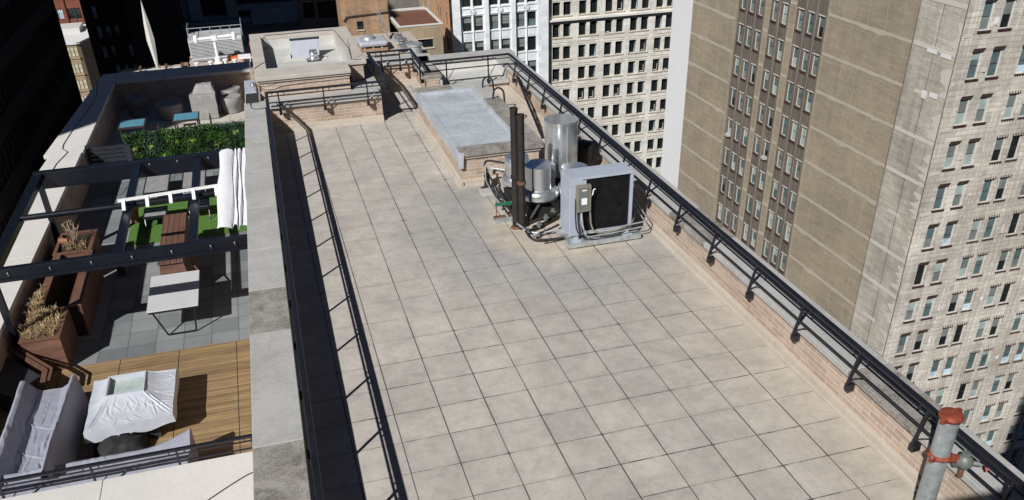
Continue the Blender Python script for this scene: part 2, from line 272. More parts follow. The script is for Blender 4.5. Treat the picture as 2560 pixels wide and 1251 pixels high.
# ---------------------------------------------------------------- mesh builder and scene tree
ORG = {}
SPLIT = {'sill', 'rung', 'rod', 'raking_strut', 'mast', 'cornice', 'rail', 'railing', 'spandrel', 'bolt', 'post', 'whip', 'brick_stack', 'stub_post'}
class MB:
    def __init__(s): s.v = []; s.f = []; s.m = []
    def face(s, pts, m=0):
        b = len(s.v); s.v += [tuple(p) for p in pts]; s.f.append(tuple(range(b, b+len(pts)))); s.m.append(m)
    def hexa(s, p, m=0):                     # p: 4 bottom (ccw) then 4 top
        b = len(s.v); s.v += [tuple(q) for q in p]
        for q in ((3, 2, 1, 0), (4, 5, 6, 7), (0, 1, 5, 4), (1, 2, 6, 5), (2, 3, 7, 6), (3, 0, 4, 7)):
            s.f.append(tuple(b+i for i in q)); s.m.append(m)
        return s
    def box(s, x0, x1, y0, y1, z0, z1, m=0):
        return s.hexa([(x0, y0, z0), (x1, y0, z0), (x1, y1, z0), (x0, y1, z0), (x0, y0, z1), (x1, y0, z1), (x1, y1, z1), (x0, y1, z1)], m)
    def prof(s, pr, axis, c, sg, a0, a1, m=0):
        n = len(pr); b = len(s.v)
        for a in (a0, a1):
            for d, z in pr: s.v.append((c+sg*d, a, z) if axis == 'y' else (a, c+sg*d, z))
        for i in range(n):
            j = (i+1) % n; s.f.append((b+i, b+j, b+n+j, b+n+i)); s.m.append(m)
        s.f.append(tuple(b+i for i in range(n))[::-1]); s.m.append(m); s.f.append(tuple(b+n+i for i in range(n))); s.m.append(m); return s
    def cyl(s, p0, p1, r, n=14, m=0, r2=None, caps=True):
        p0 = Vector(p0); p1 = Vector(p1); r2 = r if r2 is None else r2
        d = (p1-p0).normalized(); a = d.orthogonal().normalized(); c = d.cross(a); b = len(s.v)
        for p, rr in ((p0, r), (p1, r2)):
            for i in range(n):
                t = 2*PI*i/n; s.v.append(tuple(p+(a*math.cos(t)+c*math.sin(t))*rr))
        for i in range(n):
            j = (i+1) % n; s.f.append((b+i, b+j, b+n+j, b+n+i)); s.m.append(m)
        if caps:
            s.f.append(tuple(b+i for i in range(n))[::-1]); s.m.append(m); s.f.append(tuple(b+n+i for i in range(n))); s.m.append(m)
        return s
    def bar(s, p0, p1, wd, ht, m=0):         # rectangular bar, wd across (horizontal), ht up
        p0 = Vector(p0); p1 = Vector(p1); d = (p1-p0).normalized(); up = Vector((0, 0, 1))
        if abs(d.z) > 0.99: up = Vector((0, 1, 0))
        sd_ = d.cross(up).normalized()*wd/2; u = sd_.cross(d).normalized()*ht/2
        return s.hexa([p0-sd_-u, p0+sd_-u, p1+sd_-u, p1-sd_-u, p0-sd_+u, p0+sd_+u, p1+sd_+u, p1-sd_+u], m)
    def tube(s, pts, r, n=8, m=0, smooth=True):
        P = [Vector(p) for p in pts]
        if smooth and len(P) > 2:
            Q = [P[0]]
            for i in range(1, len(P)-1):
                a = P[i].lerp(P[i-1], min(0.45, 0.09/max(1e-4, (P[i]-P[i-1]).length))); c = P[i].lerp(P[i+1], min(0.45, 0.09/max(1e-4, (P[i]-P[i+1]).length)))
                for t in (0, 0.33, 0.67, 1): Q.append(a.lerp(P[i], t).lerp(P[i].lerp(c, t), t))
            Q.append(P[-1]); P = Q
        b = len(s.v); N = len(P); ref = None
        for k in range(N):
            d = (P[min(k+1, N-1)]-P[max(k-1, 0)]).normalized()
            a = d.orthogonal().normalized() if ref is None else (ref-d*ref.dot(d)).normalized()
            ref = a; c = d.cross(a)
            for i in range(n):
                t = 2*PI*i/n; s.v.append(tuple(P[k]+(a*math.cos(t)+c*math.sin(t))*r))
        for k in range(N-1):
            for i in range(n):
                j = (i+1) % n; s.f.append((b+k*n+i, b+k*n+j, b+(k+1)*n+j, b+(k+1)*n+i)); s.m.append(m)
        s.f.append(tuple(b+i for i in range(n))[::-1]); s.m.append(m); s.f.append(tuple(b+(N-1)*n+i for i in range(n))); s.m.append(m); return s
    def lathe(s, c, pr, n=28, m=0):
        b = len(s.v)
        for r, z in pr:
            for i in range(n):
                t = 2*PI*i/n; s.v.append((c[0]+r*math.cos(t), c[1]+r*math.sin(t), c[2]+z))
        for k in range(len(pr)-1):
            for i in range(n):
                j = (i+1) % n; s.f.append((b+k*n+i, b+k*n+j, b+(k+1)*n+j, b+(k+1)*n+i)); s.m.append(m)
        if pr[0][0] > 1e-4: s.f.append(tuple(b+i for i in range(n))[::-1]); s.m.append(m)
        if pr[-1][0] > 1e-4: k = len(pr)-1; s.f.append(tuple(b+k*n+i for i in range(n))); s.m.append(m)
        return s
    def grid(s, nu, nv, fn, m=0):
        b = len(s.v)
        for i in range(nu+1):
            for j in range(nv+1): s.v.append(tuple(fn(i/nu, j/nv)))
        for i in range(nu):
            for j in range(nv):
                a = b+i*(nv+1)+j; s.f.append((a, a+nv+1, a+nv+2, a+1)); s.m.append(m)
        return s
    def build(s, name, mats, parent=None, smooth=False, bevel=0):
        if name in SPLIT:
            par = list(range(len(s.v)))
            def fnd(a):
                while par[a] != a: par[a] = par[par[a]]; a = par[a]
                return a
            for f in s.f:
                for q in f[1:]: par[fnd(q)] = fnd(f[0])
            roots = {}
            for f, m in zip(s.f, s.m): roots.setdefault(fnd(f[0]), []).append((f, m))
            if len(roots) > 1:
                for fs_ in roots.values():
                    g_ = MB(); mp = {}
                    for f, m in fs_:
                        for q in f:
                            if q not in mp: mp[q] = len(g_.v); g_.v.append(s.v[q])
                        g_.f.append(tuple(mp[q] for q in f)); g_.m.append(m)
                    last = g_.build1(name, mats, parent, smooth, bevel)
                return last
        return s.build1(name, mats, parent, smooth, bevel)
    def build1(s, name, mats, parent=None, smooth=False, bevel=0):
        if isinstance(mats, str): mats = [mats]
        o3 = ORG.get(parent.name, (0, 0, 0)) if parent else (0, 0, 0)
        me = bpy.data.meshes.new(name)
        me.from_pydata([(x-o3[0], y-o3[1], z-o3[2]) for x, y, z in s.v], [], s.f)
        for k in mats: me.materials.append(M[k])
        me.polygons.foreach_set('material_index', s.m)
        bm = bmesh.new(); bm.from_mesh(me); bmesh.ops.remove_doubles(bm, verts=bm.verts, dist=1e-5) if smooth else None
        bmesh.ops.recalc_face_normals(bm, faces=bm.faces); bm.to_mesh(me); bm.free()
        if smooth:
            me.polygons.foreach_set('use_smooth', [True]*len(me.polygons)); me.set_sharp_from_angle(angle=R(38))
        me.update(); o = bpy.data.objects.new(name, me); COL.objects.link(o)
        if parent: o.parent = parent; ORG[o.name] = o3
        else: ORG[o.name] = (0, 0, 0)
        if bevel:
            bv = o.modifiers.new('bevel', 'BEVEL'); bv.width = bevel; bv.segments = 2; bv.limit_method = 'ANGLE'
        return o
def tag(o, label, cat, group=None, kind=None):
    o['label'] = label; o['category'] = cat
    if group: o['group'] = group
    if kind: o['kind'] = kind
    return o
def struct(o, kind='structure'): o['kind'] = kind; return o
def thing(name, label, cat, loc, group=None):
    o = bpy.data.objects.new(name, None); COL.objects.link(o); o.location = loc; o.empty_display_size = 0.2
    ORG[o.name] = tuple(loc); return tag(o, label, cat, group)
def dup(root, loc, label=None, rz=None):
    r = root.copy(); COL.objects.link(r); r.location = loc
    if rz is not None: r.rotation_euler = (0, 0, rz)
    if label: r['label'] = label
    for ch in list(root.children):
        c = ch.copy(); COL.objects.link(c); c.parent = r
        for g in list(ch.children):
            d = g.copy(); COL.objects.link(d); d.parent = c
    return r
def wrinkle(mb, amp, sc, seed=0):
    out = []
    for x, y, z in mb.v:
        p = Vector((x*sc+seed, y*sc, z*sc)); n1 = noise.noise_vector(p); n2 = noise.noise_vector(p*2.7)
        q = Vector((x, y, z))+n1*amp+n2*amp*0.4; out.append(tuple(q))
    mb.v = out; return mb
def folds(mb, amp, seed=0):                  # sharp creases running through slack cloth
    out = []
    for x, y, z in mb.v:
        a = noise.noise(Vector((x*3.1+y*1.4+seed, y*1.1-x*0.6, z*2.0))); b = noise.noise(Vector((x*1.3-y*4.2, y*1.9+x*2.0+seed*3, z*2.5)))
        d = (1-abs(a)*2.4)*0.6+(1-abs(b)*2.6)*0.4; out.append((x, y, z+amp*d)) if z < 1e9 else None
    mb.v = out; return mb
def creases(mb, segs, w_, amp, zmin=-9e9):
    out = []
    for x, y, z in mb.v:
        dz = 0.0
        if z > zmin:
            for (ax, ay, bx, by) in segs:
                ux, uy = bx-ax, by-ay; L2 = ux*ux+uy*uy; t_ = ((x-ax)*ux+(y-ay)*uy)/L2
                if t_ < 0 or t_ > 1: continue
                d = ((x-ax)*uy-(y-ay)*ux)/math.sqrt(L2)
                if abs(d) < 4*w_: k_ = math.sin(t_*PI)**0.5; dz += amp*k_*(math.exp(-(d/w_)**2)-0.8*math.exp(-((d-1.7*w_)/w_)**2))
        out.append((x, y, z+dz))
    mb.v = out; return mb
def loft(sections, m=0, mb=None):            # list of point rings (open polylines of equal length)
    mb = mb or MB(); b = len(mb.v); n = len(sections[0])
    for sc in sections: mb.v += [tuple(p) for p in sc]
    for k in range(len(sections)-1):
        for i in range(n-1): mb.f.append((b+k*n+i, b+k*n+i+1, b+(k+1)*n+i+1, b+(k+1)*n+i)); mb.m.append(m)
    return mb
def resample(pts, n):
    L = [0]
    for i in range(1, len(pts)): L.append(L[-1]+(Vector(pts[i])-Vector(pts[i-1])).length)
    out = []
    for k in range(n):
        t = L[-1]*k/(n-1); i = 0
        while i < len(pts)-2 and L[i+1] < t: i += 1
        out.append(Vector(pts[i]).lerp(Vector(pts[i+1]), (t-L[i])/max(1e-9, L[i+1]-L[i])))
    return out

# ---------------------------------------------------------------- setting: street level, our own roof and terrace floors
GZ = -62.0
struct(MB().box(-400, 500, -300, 700, GZ-1, GZ).build('ground', 'asphalt'))
a = MB(); a.box(-0.95, 6.5, -11.4, 10.9, -0.3, 0); a.box(2.3, 4.0, 10.9, 13.8, -0.3, 0); a.box(4.6, 6.4, 10.9, 12.05, -0.3, 0); struct(a.build('roof_floor', 'roof_tile'))
a = MB(); a.box(-7.2, -0.9, -0.5, 6.82, -3.7, -3.5); struct(a.build('wood_deck_floor', 'deck'))
a = MB(); a.box(-7.2, -0.9, 6.82, 12.9, -3.7, -3.5); struct(a.build('paved_floor', 'paver'))
a = MB(); a.box(-7.2, -0.9, 18.9, 27.6, -3.7, -3.5); struct(a.build('beige_paved_floor', 'beige_paver'))
a = MB(); a.box(-7.2, -0.9, 12.9, 18.9, -3.7, -3.502); struct(a.build('terrace_base', 'paver'))
a = MB(); a.box(-4.75, -0.95, 12.95, 16.3, -3.5, -3.48)
rr = random.Random(3)
for i in range(9000):
    x = rr.uniform(-4.75, -0.95); y = rr.uniform(12.95, 16.3); h = rr.uniform(0.015, 0.035); t = rr.uniform(0, 6.3); dx = math.cos(t)*0.006; dy = math.sin(t)*0.006
    a.face([(x-dx, y-dy, -3.48), (x+dx, y+dy, -3.48), (x+rr.uniform(-.02, .02), y+rr.uniform(-.02, .02), -3.48+h)])
struct(a.build('turf', 'turf'), 'stuff')
# seams across the wood deck panels
t = thing('brick_building', 'tan brick building whose roof and terrace fill the foreground', 'building', (0, 0, GZ))
a = MB(); a.box(-0.93, 6.72, -11.4, 13.6, GZ, -0.3); a.box(-7.25, -0.95, -3.0, 28.5, GZ, -3.7); a.box(-0.45, 2.25, 11.25, 16.15, -3.8, 0.5); a.build('wall', 'brick', t)
a = MB(); a.box(-12, 30, -40, -11.45, GZ, 6.68)
tag(a.build('neighbouring_tower', 'body'), 'tall building behind the camera, its shadow crossing the near right parapet', 'building')

tag(MB().box(16.1, 44, -40, -11.9, GZ, 32).build('shading_slab', 'body'), 'unseen tall slab added behind the camera to the right, shading the foot of the far right tower', 'building')  # unseen block added so its shadow falls on the tower foot
# ---------------------------------------------------------------- parapets of the main roof
def coping_blocks(mb, axis, c0, c1, a0, a1, z0, z1, step, dark=(), off=0.0, gap=0.006):
    k = 0; a_ = a0+off
    if off: spans = [(a0, a0+off)]
    else: spans = []
    while a_ < a1-1e-3: spans.append((a_, min(a1, a_+step))); a_ += step
    for i, (p, q) in enumerate(spans):
        m = 1 if i in dark else 0
        if axis == 'y': mb.box(c0, c1, p+gap/2, q-gap/2, z0, z1, m)
        else: mb.box(p+gap/2, q-gap/2, c0, c1, z0, z1, m)
CURB = [(0, -0.05), (0, 0.138), (-0.058, 0.128), (-0.066, 0.05), (-0.097, 0.042), (-0.103, -0.05)]
def parapet(name_label, axis, face, sg, a0, a1, thick=0.58, dark=(), step=1.22, off=0.0, top=0.68, curb=True, z0=-0.04):
    c = {'y': (face+sg*thick/2, (a0+a1)/2, 0), 'x': ((a0+a1)/2, face+sg*thick/2, 0)}[axis]
    t = thing('parapet_wall', name_label, 'parapet', c)
    lo, hi = sorted((face, face+sg*thick)); g = MB()
    g.box(lo, hi, a0, a1, z0, top-0.125) if axis == 'y' else g.box(a0, a1, lo, hi, z0, top-0.125); g.build('brick_face', 'brick', t)
    g = MB(); e = 0.035
    g.box(lo-e, hi+e, a0-0.001, a1+0.001, top-0.125, top-0.085) if axis == 'y' else g.box(a0-0.001, a1+0.001, lo-e, hi+e, top-0.125, top-0.085)
    g.build('ledge', 'stone_buff', t)
    g = MB(); e = 0.075; coping_blocks(g, axis, lo-e, hi+e, a0, a1, top-0.085, top, step, dark, off); g.build('coping', ['stone', 'stone_dark'], t, bevel=0.008)
    if curb:
        g = MB(); g.prof([(sg*d if False else d, z) for d, z in CURB], axis, face, sg, a0, a1) if True else None; g.build('base_curb', 'stone_buff', t)
    return t
parapet('long brick parapet with grey stone coping along the street edge under the straight black railing', 'y', 6.16, 1, -11.4, 13.0, 0.44, dark=(5, 9), step=1.3)
g = MB()
t = thing('parapet_wall', 'broad grey stone coping wall between the tiled roof and the lower terrace, two slabs darker', 'parapet', (-0.7, 0, 0))
xi = lambda y: -0.508+0.0125*y
xo = lambda y: -1.062+0.0184*y
def slab(mb, y0, y1, z0, z1, ei, eo, m=0):
    mb.hexa([(xo(y0)+eo, y0, z0), (xi(y0)+ei, y0, z0), (xi(y1)+ei, y1, z0), (xo(y1)+eo, y1, z0), (xo(y0)+eo, y0, z1), (xi(y0)+ei, y0, z1), (xi(y1)+ei, y1, z1), (xo(y1)+eo, y1, z1)], m)
slab(g, -11.4, 10.9, -0.3, 0.555, -0.07, 0.0); g.build('brick_face', 'brick', t)
g = MB(); slab(g, -11.4, 10.9, 0.555, 0.595, -0.03, 0); g.build('ledge', 'stone_buff', t)
g = MB(); ys = [-11.4, -9, -7.1, -4.9, -2.88, -0.33, 0.96, 2.4, 4.2, 6.1, 7.9, 9.6, 11.0]
for i in range(len(ys)-1): slab(g, ys[i]+0.003, ys[i+1]-0.003, 0.595, 0.68, 0, 0, 1 if i in (3, 5) else 0)
g.build('coping', ['stone', 'stone_dark'], t, bevel=0.008)
g = MB(); g.prof(CURB, 'y', -0.58, -1, -11.4, 10.5); g.build('base_curb', 'stone_buff', t)
g = MB()      # terrace side below the coping
slab(g, -11.4, 11.0, -3.8, -0.3, -0.2, 0.03); slab(g, 11.0, 28.3, -3.8, -2.41, -0.6, 0.10); g.build('terrace_face', 'brick', t)
parapet('short brick parapet crossing the roof at the far left, railing bracketed to it', 'x', 10.58, 1, -0.38, 2.45, 0.55, step=1.4)
parapet('low return parapet along the left of the narrow passage at the far end', 'y', 2.45, -1, 11.2, 13.66, 0.5, step=1.3, curb=True)
parapet('brick parapet closing the narrow passage at the far end', 'x', 13.66, 1, 2.0, 4.3, 0.5, step=1.2)
parapet('right wall of the narrow passage ending in a small stone capped pier', 'y', 3.86, 1, 11.75, 13.66, 0.32, step=0.75, dark=(0,), curb=True)
parapet('low brick kerb wall in front of the small white roof bay', 'x', 11.95, 1, 4.2, 6.14, 0.22, step=0.9, top=0.34, curb=True)
parapet('far stone topped parapet behind the small white roof bay', 'x', 13.4, 1, 4.0, 6.75, 0.45, step=1.3)
# small white roof bay
t = thing('membrane_roof', 'small white membrane roof bay inside the far corner of the railing', 'roof', (5.1, 12.7, 0.3))
g = MB(); g.box(4.26, 6.16, 12.2, 13.4, 0.0, 0.30); g.build('roof_sheet', 'membrane2', t)
g = MB(); g.face([(4.26, 13.39, 0.30), (6.155, 13.39, 0.30), (6.155, 13.397, 0.55), (4.26, 13.397, 0.55)]); g.face([(6.15, 12.2, 0.30), (6.15, 13.39, 0.30), (6.157, 13.39, 0.55), (6.157, 12.2, 0.55)])
g.box(4.20, 4.262, 11.76, 12.3, 0.0, 0.545); g.box(4.3, 6.1, 12.14, 12.2, 0.30, 0.35); g.build('upstand', 'membrane2', t)
# long low box with a white membrane top
t = thing('roof_box', 'long low brick roof box with a white membrane top and mottled stone coping', 'roof box', (4.2, 7.9, 0))
g = MB(); g.box(3.31, 4.98, 5.58, 10.35, -0.04, 0.60); g.build('brick_face', 'brick', t)
g = MB(); g.box(3.275, 5.01, 5.545, 10.39, 0.60, 0.655); g.build('ledge', 'stone_buff', t)
g = MB(); coping_blocks(g, 'x', 5.51, 5.83, 3.27, 5.07, 0.655, 0.78, 1.9, (0,)); coping_blocks(g, 'y', 4.66, 5.07, 5.83, 10.05, 0.655, 0.78, 1.05, (0, 1, 2)); coping_blocks(g, 'x', 10.05, 10.42, 3.27, 5.07, 0.655, 0.78, 0.9, (0,))
g.build('coping', ['stone', 'stone_dark'], t, bevel=0.01)
g = MB(); g.box(3.34, 4.66, 5.83, 10.05, 0.655, 0.70); g.hexa([(3.262, 5.6, 0.50), (3.30, 5.6, 0.50), (3.30, 10.3, 0.50), (3.262, 10.3, 0.50), (3.25, 5.6, 0.72), (3.36, 5.83, 0.72), (3.36, 10.05, 0.72), (3.25, 10.3, 0.72)])
g.box(4.62, 4.66, 5.85, 10.03, 0.70, 0.765); g.box(3.34, 4.62, 9.99, 10.03, 0.70, 0.765)
for x in (3.72, 4.14, 4.45): g.box(x, x+0.012, 5.83, 9.99, 0.70, 0.7035)
for y in (7.1, 8.6): g.box(3.36, 4.62, y, y+0.012, 0.70, 0.7035)
g.build('membrane', 'membrane', t)
g = MB(); 
for sx in (0,): g.hexa([(3.255, 5.50, 0.42), (3.33, 5.50, 0.42), (3.33, 5.60, 0.42), (3.255, 5.60, 0.42), (3.245, 5.50, 0.75), (3.36, 5.50, 0.75), (3.36, 5.83, 0.75), (3.245, 5.83, 0.75)])
wrinkle(g, 0.008, 6).build('flashing', 'membrane', t)
g = MB(); g.prof(CURB, 'y', 3.31, 1, 5.48, 10.5); g.prof(CURB, 'x', 5.58, 1, 3.2, 5.05); g.prof(CURB, 'y', 4.98, -1, 5.48, 10.5); g.build('base_curb', 'stone_buff', t)
# tall stone topped box with the sunk roof
t = thing('penthouse_box', 'large pale stone topped brick box with a sunken white roof behind the far railing', 'roof box', (0.9, 13.6, 0))
g = MB(); g.box(-0.44, 1.78, 11.25, 12.0, 0.3, 1.05); g.box(-0.44, -0.22, 12.0, 16.1, 0.3, 1.05); g.box(1.90, 2.24, 12.0, 16.1, 0.3, 1.05); g.box(-0.22, 1.90, 15.76, 16.1, 0.3, 1.05); g.build('brick_face', 'brick', t)
g = MB(); g.box(-0.475, 1.815, 11.215, 12.0, 1.05, 1.10); g.box(-0.475, -0.20, 12.0, 16.14, 1.05, 1.10); g.box(1.88, 2.28, 12.0, 16.14, 1.05, 1.10); g.box(-0.20, 1.88, 15.74, 16.14, 1.05, 1.10); g.build('ledge', 'stone_buff', t)
g = MB(); g.box(-0.50, 1.83, 11.18, 11.995, 1.10, 1.20); g.box(-0.50, -0.19, 12.0, 15.74, 1.10, 1.20); g.box(1.88, 2.33, 11.95, 15.74, 1.10, 1.205); g.box(-0.50, 2.33, 15.745, 16.18, 1.10, 1.20); g.build('coping', 'stone_warm', t, bevel=0.01)
g = MB(); g.box(-0.22, 1.90, 12.0, 15.76, 0.80, 0.85); g.box(-0.218, -0.19, 12.0, 15.73, 0.85, 1.095); g.box(-0.19, 1.87, 15.72, 15.738, 0.85, 1.095); g.box(1.87, 1.882, 12.0, 15.73, 0.85, 1.095)
for x in (0.35, 0.95, 1.45): g.box(x, x+0.01, 12.02, 15.7, 0.85, 0.854)
g.build('membrane', 'membrane2', t)
t = thing('roof_hatch', 'pale blue grey metal roof hatch leaning back on the sunken white roof', 'hatch', (0.9, 14.4, 0.85))
g = MB(); g.hexa([(0.44, 14.15, 0.85), (1.30, 14.15, 0.85), (1.36, 14.95, 0.85), (0.58, 14.95, 0.85), (0.58, 14.42, 1.30), (1.36, 14.42, 1.30), (1.36, 14.50, 1.30), (0.58, 14.50, 1.30)]); g.build('lid', 'painted_pale', t, bevel=0.01)
g = MB(); g.box(0.56, 1.38, 14.41, 14.53, 1.30, 1.335); g.build('hinge_cover', 'graphite', t)
g = MB(); g.box(0.32, 1.50, 13.98, 14.20, 0.852, 0.875); g.box(0.44, 0.52, 14.15, 14.6, 0.86, 1.0); g.build('flashing', 'frame_white', t)
t = thing('roof_vent', 'round shiny metal vent pipe on a square flashing in front of the hatch', 'vent', (1.12, 13.88, 0.85))
g = MB(); g.lathe((1.12, 13.88, 0.88), [(0.15, 0), (0.145, 0.05), (0.12, 0.08), (0.12, 0.15), (0.128, 0.16), (0.12, 0.17), (0.115, 0.24), (0.09, 0.255), (0, 0.26)]); g.build('cap', 'steel', t, True)
g = MB(); g.box(0.93, 1.30, 13.72, 14.05, 0.855, 0.88); g.build('flashing', 'graphite', t)
# ---------------------------------------------------------------- the guard railing
RZ = 1.05
RAIL = thing('guard_railing', 'black steel guard railing bracketed to the inner face of the main roof parapets', 'railing', (0, 0, 0))
def rail_run(p0, p1, posts, inward, par, z=RZ, zb=0.45, gap=0.14, lean=0.0, low=True):
    p0 = Vector((*p0, 0)); p1 = Vector((*p1, 0)); L = (p1-p0).length; d = (p1-p0)/L; iw = Vector((*inward, 0))
    g = MB(); g.bar(p0+Vector((0, 0, z-0.02)), p1+Vector((0, 0, z-0.02)), 0.075, 0.042); g.build('top_rail', 'black', par, bevel=0.008)
    g = MB(); g.bar(p0+Vector((0, 0, z-0.115)), p1+Vector((0, 0, z-0.115)), 0.022, 0.02); g.build('mid_rail', 'black', par)
    if low: g = MB(); g.bar(p0+Vector((0, 0, z-0.27))-iw*lean*0.5, p1+Vector((0, 0, z-0.27))-iw*lean*0.5, 0.02, 0.026); g.build('lower_rail', 'black', par)
    for t_ in posts:
        c = p0+d*t_; ps = MB()
        ps.bar(c+Vector((0, 0, zb+0.08))-iw*lean, c+Vector((0, 0, z-0.04)), 0.032, 0.032)
        ps.build('post', 'black', par)
        b = MB(); q = c+iw*(0.045-lean)+Vector((0, 0, zb+0.06)); hx = abs(iw.x)*0.05+abs(d.x)*0.035; hy = abs(iw.y)*0.05+abs(d.y)*0.035
        b.box(q.x-hx, q.x+hx, q.y-hy, q.y+hy, q.z-0.045, q.z+0.045)
        b.build('bracket', 'black', par)
        bl = MB()
        for sg in (-1, 1):
            k = t_+sg*gap
            if 0 < k < L: e = p0+d*k; bl.bar(e+Vector((0, 0, z-0.115)), e+Vector((0, 0, z-0.04)), 0.018, 0.018); bl.build('baluster', 'black', par); bl = MB()
        k = t_+0.20
        if k < L-0.05 and low:
            e = c+Vector((0, 0, zb+0.17))-iw*lean*0.8; f_ = p0+d*k+Vector((0, 0, z-0.28))-iw*lean*0.5; mdl = e.lerp(f_, 0.5); br = MB(); br.tube([e, mdl, f_], 0.009, 6); br.build('brace', 'black', par)
rail_run((-0.53, -11.2), (-0.30, 10.40), [8.23+1.22*k-6.1 for k in range(16) if 0 < 8.23+1.22*k-6.1 < 21.6], (-1, 0), RAIL, low=False)
rail_run((-0.335, 10.40), (2.592, 10.40), [0.30, 1.37, 2.43], (0, 1), RAIL)
rail_run((2.592, 10.365), (2.555, 13.40), [0.9, 2.2], (-1, 0), RAIL)
rail_run((2.52, 13.38), (3.765, 13.36), [0.39, 0.90], (0, 1), RAIL)
rail_run((3.73, 13.395), (3.71, 11.80), [0.3, 1.45], (1, 0), RAIL)
rail_run((3.675, 11.83), (6.135, 11.85), [0.73, 1.88], (0, 1), RAIL, zb=0.30)
rail_run((6.135, 11.885), (6.135, -11.2), [q for q in [11.965+4.858-1.235*k for k in range(-5, 15)] if q > 0], (1, 0), RAIL, lean=0.11)
g = MB(); g.bar((6.02, 10.72, 0.75), (5.80, 7.86, 0.02), 0.05, 0.05); g.bar((6.02, 10.5, 0.74), (5.98, 10.1, 0.62), 0.03, 0.06); g.build('raking_strut', 'black', RAIL)

# small things on the copings
t = thing('electrical_box', 'grey metal electrical box at the far end of the broad coping wall', 'box', (-0.62, 11.6, 0.68))
g = MB(); g.hexa([(-0.84, 10.92, 0.66), (-0.50, 10.92, 0.66), (-0.48, 12.2, 0.66), (-0.82, 12.2, 0.66), (-0.79, 11.02, 0.90), (-0.52, 11.02, 0.90), (-0.52, 12.1, 0.93), (-0.79, 12.1, 0.93)]); g.build('case', 'painted_pale', t, bevel=0.01)
g = MB(); g.hexa([(-0.83, 10.905, 0.67), (-0.51, 10.905, 0.67), (-0.51, 10.915, 0.67), (-0.83, 10.915, 0.67), (-0.785, 11.0, 0.89), (-0.525, 11.0, 0.89), (-0.525, 11.01, 0.89), (-0.785, 11.01, 0.89)]); g.build('grille', 'blackmatt', t)
def cable(label, pts, r=0.009, m='cable', name='cable'): return tag(MB().tube(pts, r, 6).build(name, m), label, 'pipe' if name == 'service_pipe' and 'wire' not in label else 'cable')
cable('thin black cable looping from the electrical box across the broad coping', [(-0.70, 10.9, 0.70), (-0.72, 10.75, 0.69), (-0.70, 10.45, 0.69), (-0.6, 10.3, 0.69), (-0.35, 10.35, 0.69)], 0.008)
cable('black cable along the front cornice of the stone topped box', [(-0.50, 11.16, 1.06), (-0.45, 11.13, 1.0), (-0.2, 11.13, 0.99), (0.0, 11.14, 1.04), (0.6, 11.16, 1.045), (1.2, 11.16, 1.05), (1.8, 11.17, 1.05)], 0.008)
cable('black cable crossing the left coping of the stone topped box', [(-0.52, 11.9, 1.15), (-0.48, 12.1, 1.212), (-0.3, 12.5, 1.212), (-0.18, 12.7, 1.20), (-0.15, 13.0, 1.1)], 0.007)
cable('black cable lying along the back coping of the sunken roof', [(-0.12, 15.5, 1.1), (-0.1, 15.78, 1.212), (0.5, 15.78, 1.212), (0.9, 15.84, 1.212), (1.5, 15.8, 1.212), (1.9, 15.78, 1.212), (1.95, 15.2, 1.215), (2.0, 14.2, 1.215), (2.05, 13.2, 1.215), (1.98, 12.2, 1.215)], 0.008)
cable('black cable curving over the low return parapet to the railing', [(2.0, 12.1, 1.215), (2.1, 11.98, 1.215), (2.3, 12.1, 1.2), (2.45, 12.3, 0.9), (2.58, 12.4, 0.75)], 0.007)
t = thing('antenna', 'thin twin rod antenna on the corner of the stone topped box', 'antenna', (1.97, 12.1, 1.2))
g = MB(); g.tube([(1.97, 12.1, 1.2), (1.96, 12.12, 1.62)], 0.006, 5); g.tube([(1.97, 12.1, 1.3), (1.93, 12.1, 1.36), (1.93, 12.12, 1.72)], 0.005, 5); g.build('rod', 'cable', t)
g = MB(); g.box(1.92, 2.02, 12.05, 12.15, 1.2, 1.222); g.build('foot', 'galv', t)
t = thing('floodlight', 'small silver floodlight on the left corner of the stone topped box', 'lamp', (-0.56, 11.2, 1.05))
g = MB(); g.lathe((-0.58, 11.15, 0.98), [(0.0, 0), (0.05, 0.01), (0.07, 0.06), (0.05, 0.12), (0, 0.13)], 12); g.build('head', 'steel', t, True)
g = MB(); g.box(-0.56, -0.50, 11.17, 11.23, 1.0, 1.06); g.build('bracket', 'galv', t)
t = thing('roof_ladder', 'black curved ladder handles over the right coping of the white topped roof box', 'ladder', (5.05, 9.2, 0))
for y in (9.75, 8.75):
    g = MB(); g.tube([(5.12, y, 0.05), (5.14, y, 0.6), (5.12, y, 0.98), (5.0, y+0.05, 1.06), (4.9, y+0.1, 0.98), (4.88, y+0.1, 0.79)], 0.022, 8); g.build('handle', 'black', t, True)
g = MB()
for k in range(3): g.bar((5.13, 8.75, 0.15+0.25*k), (5.13, 9.75, 0.15+0.25*k), 0.02, 0.02)
g.build('rung', 'black', t)

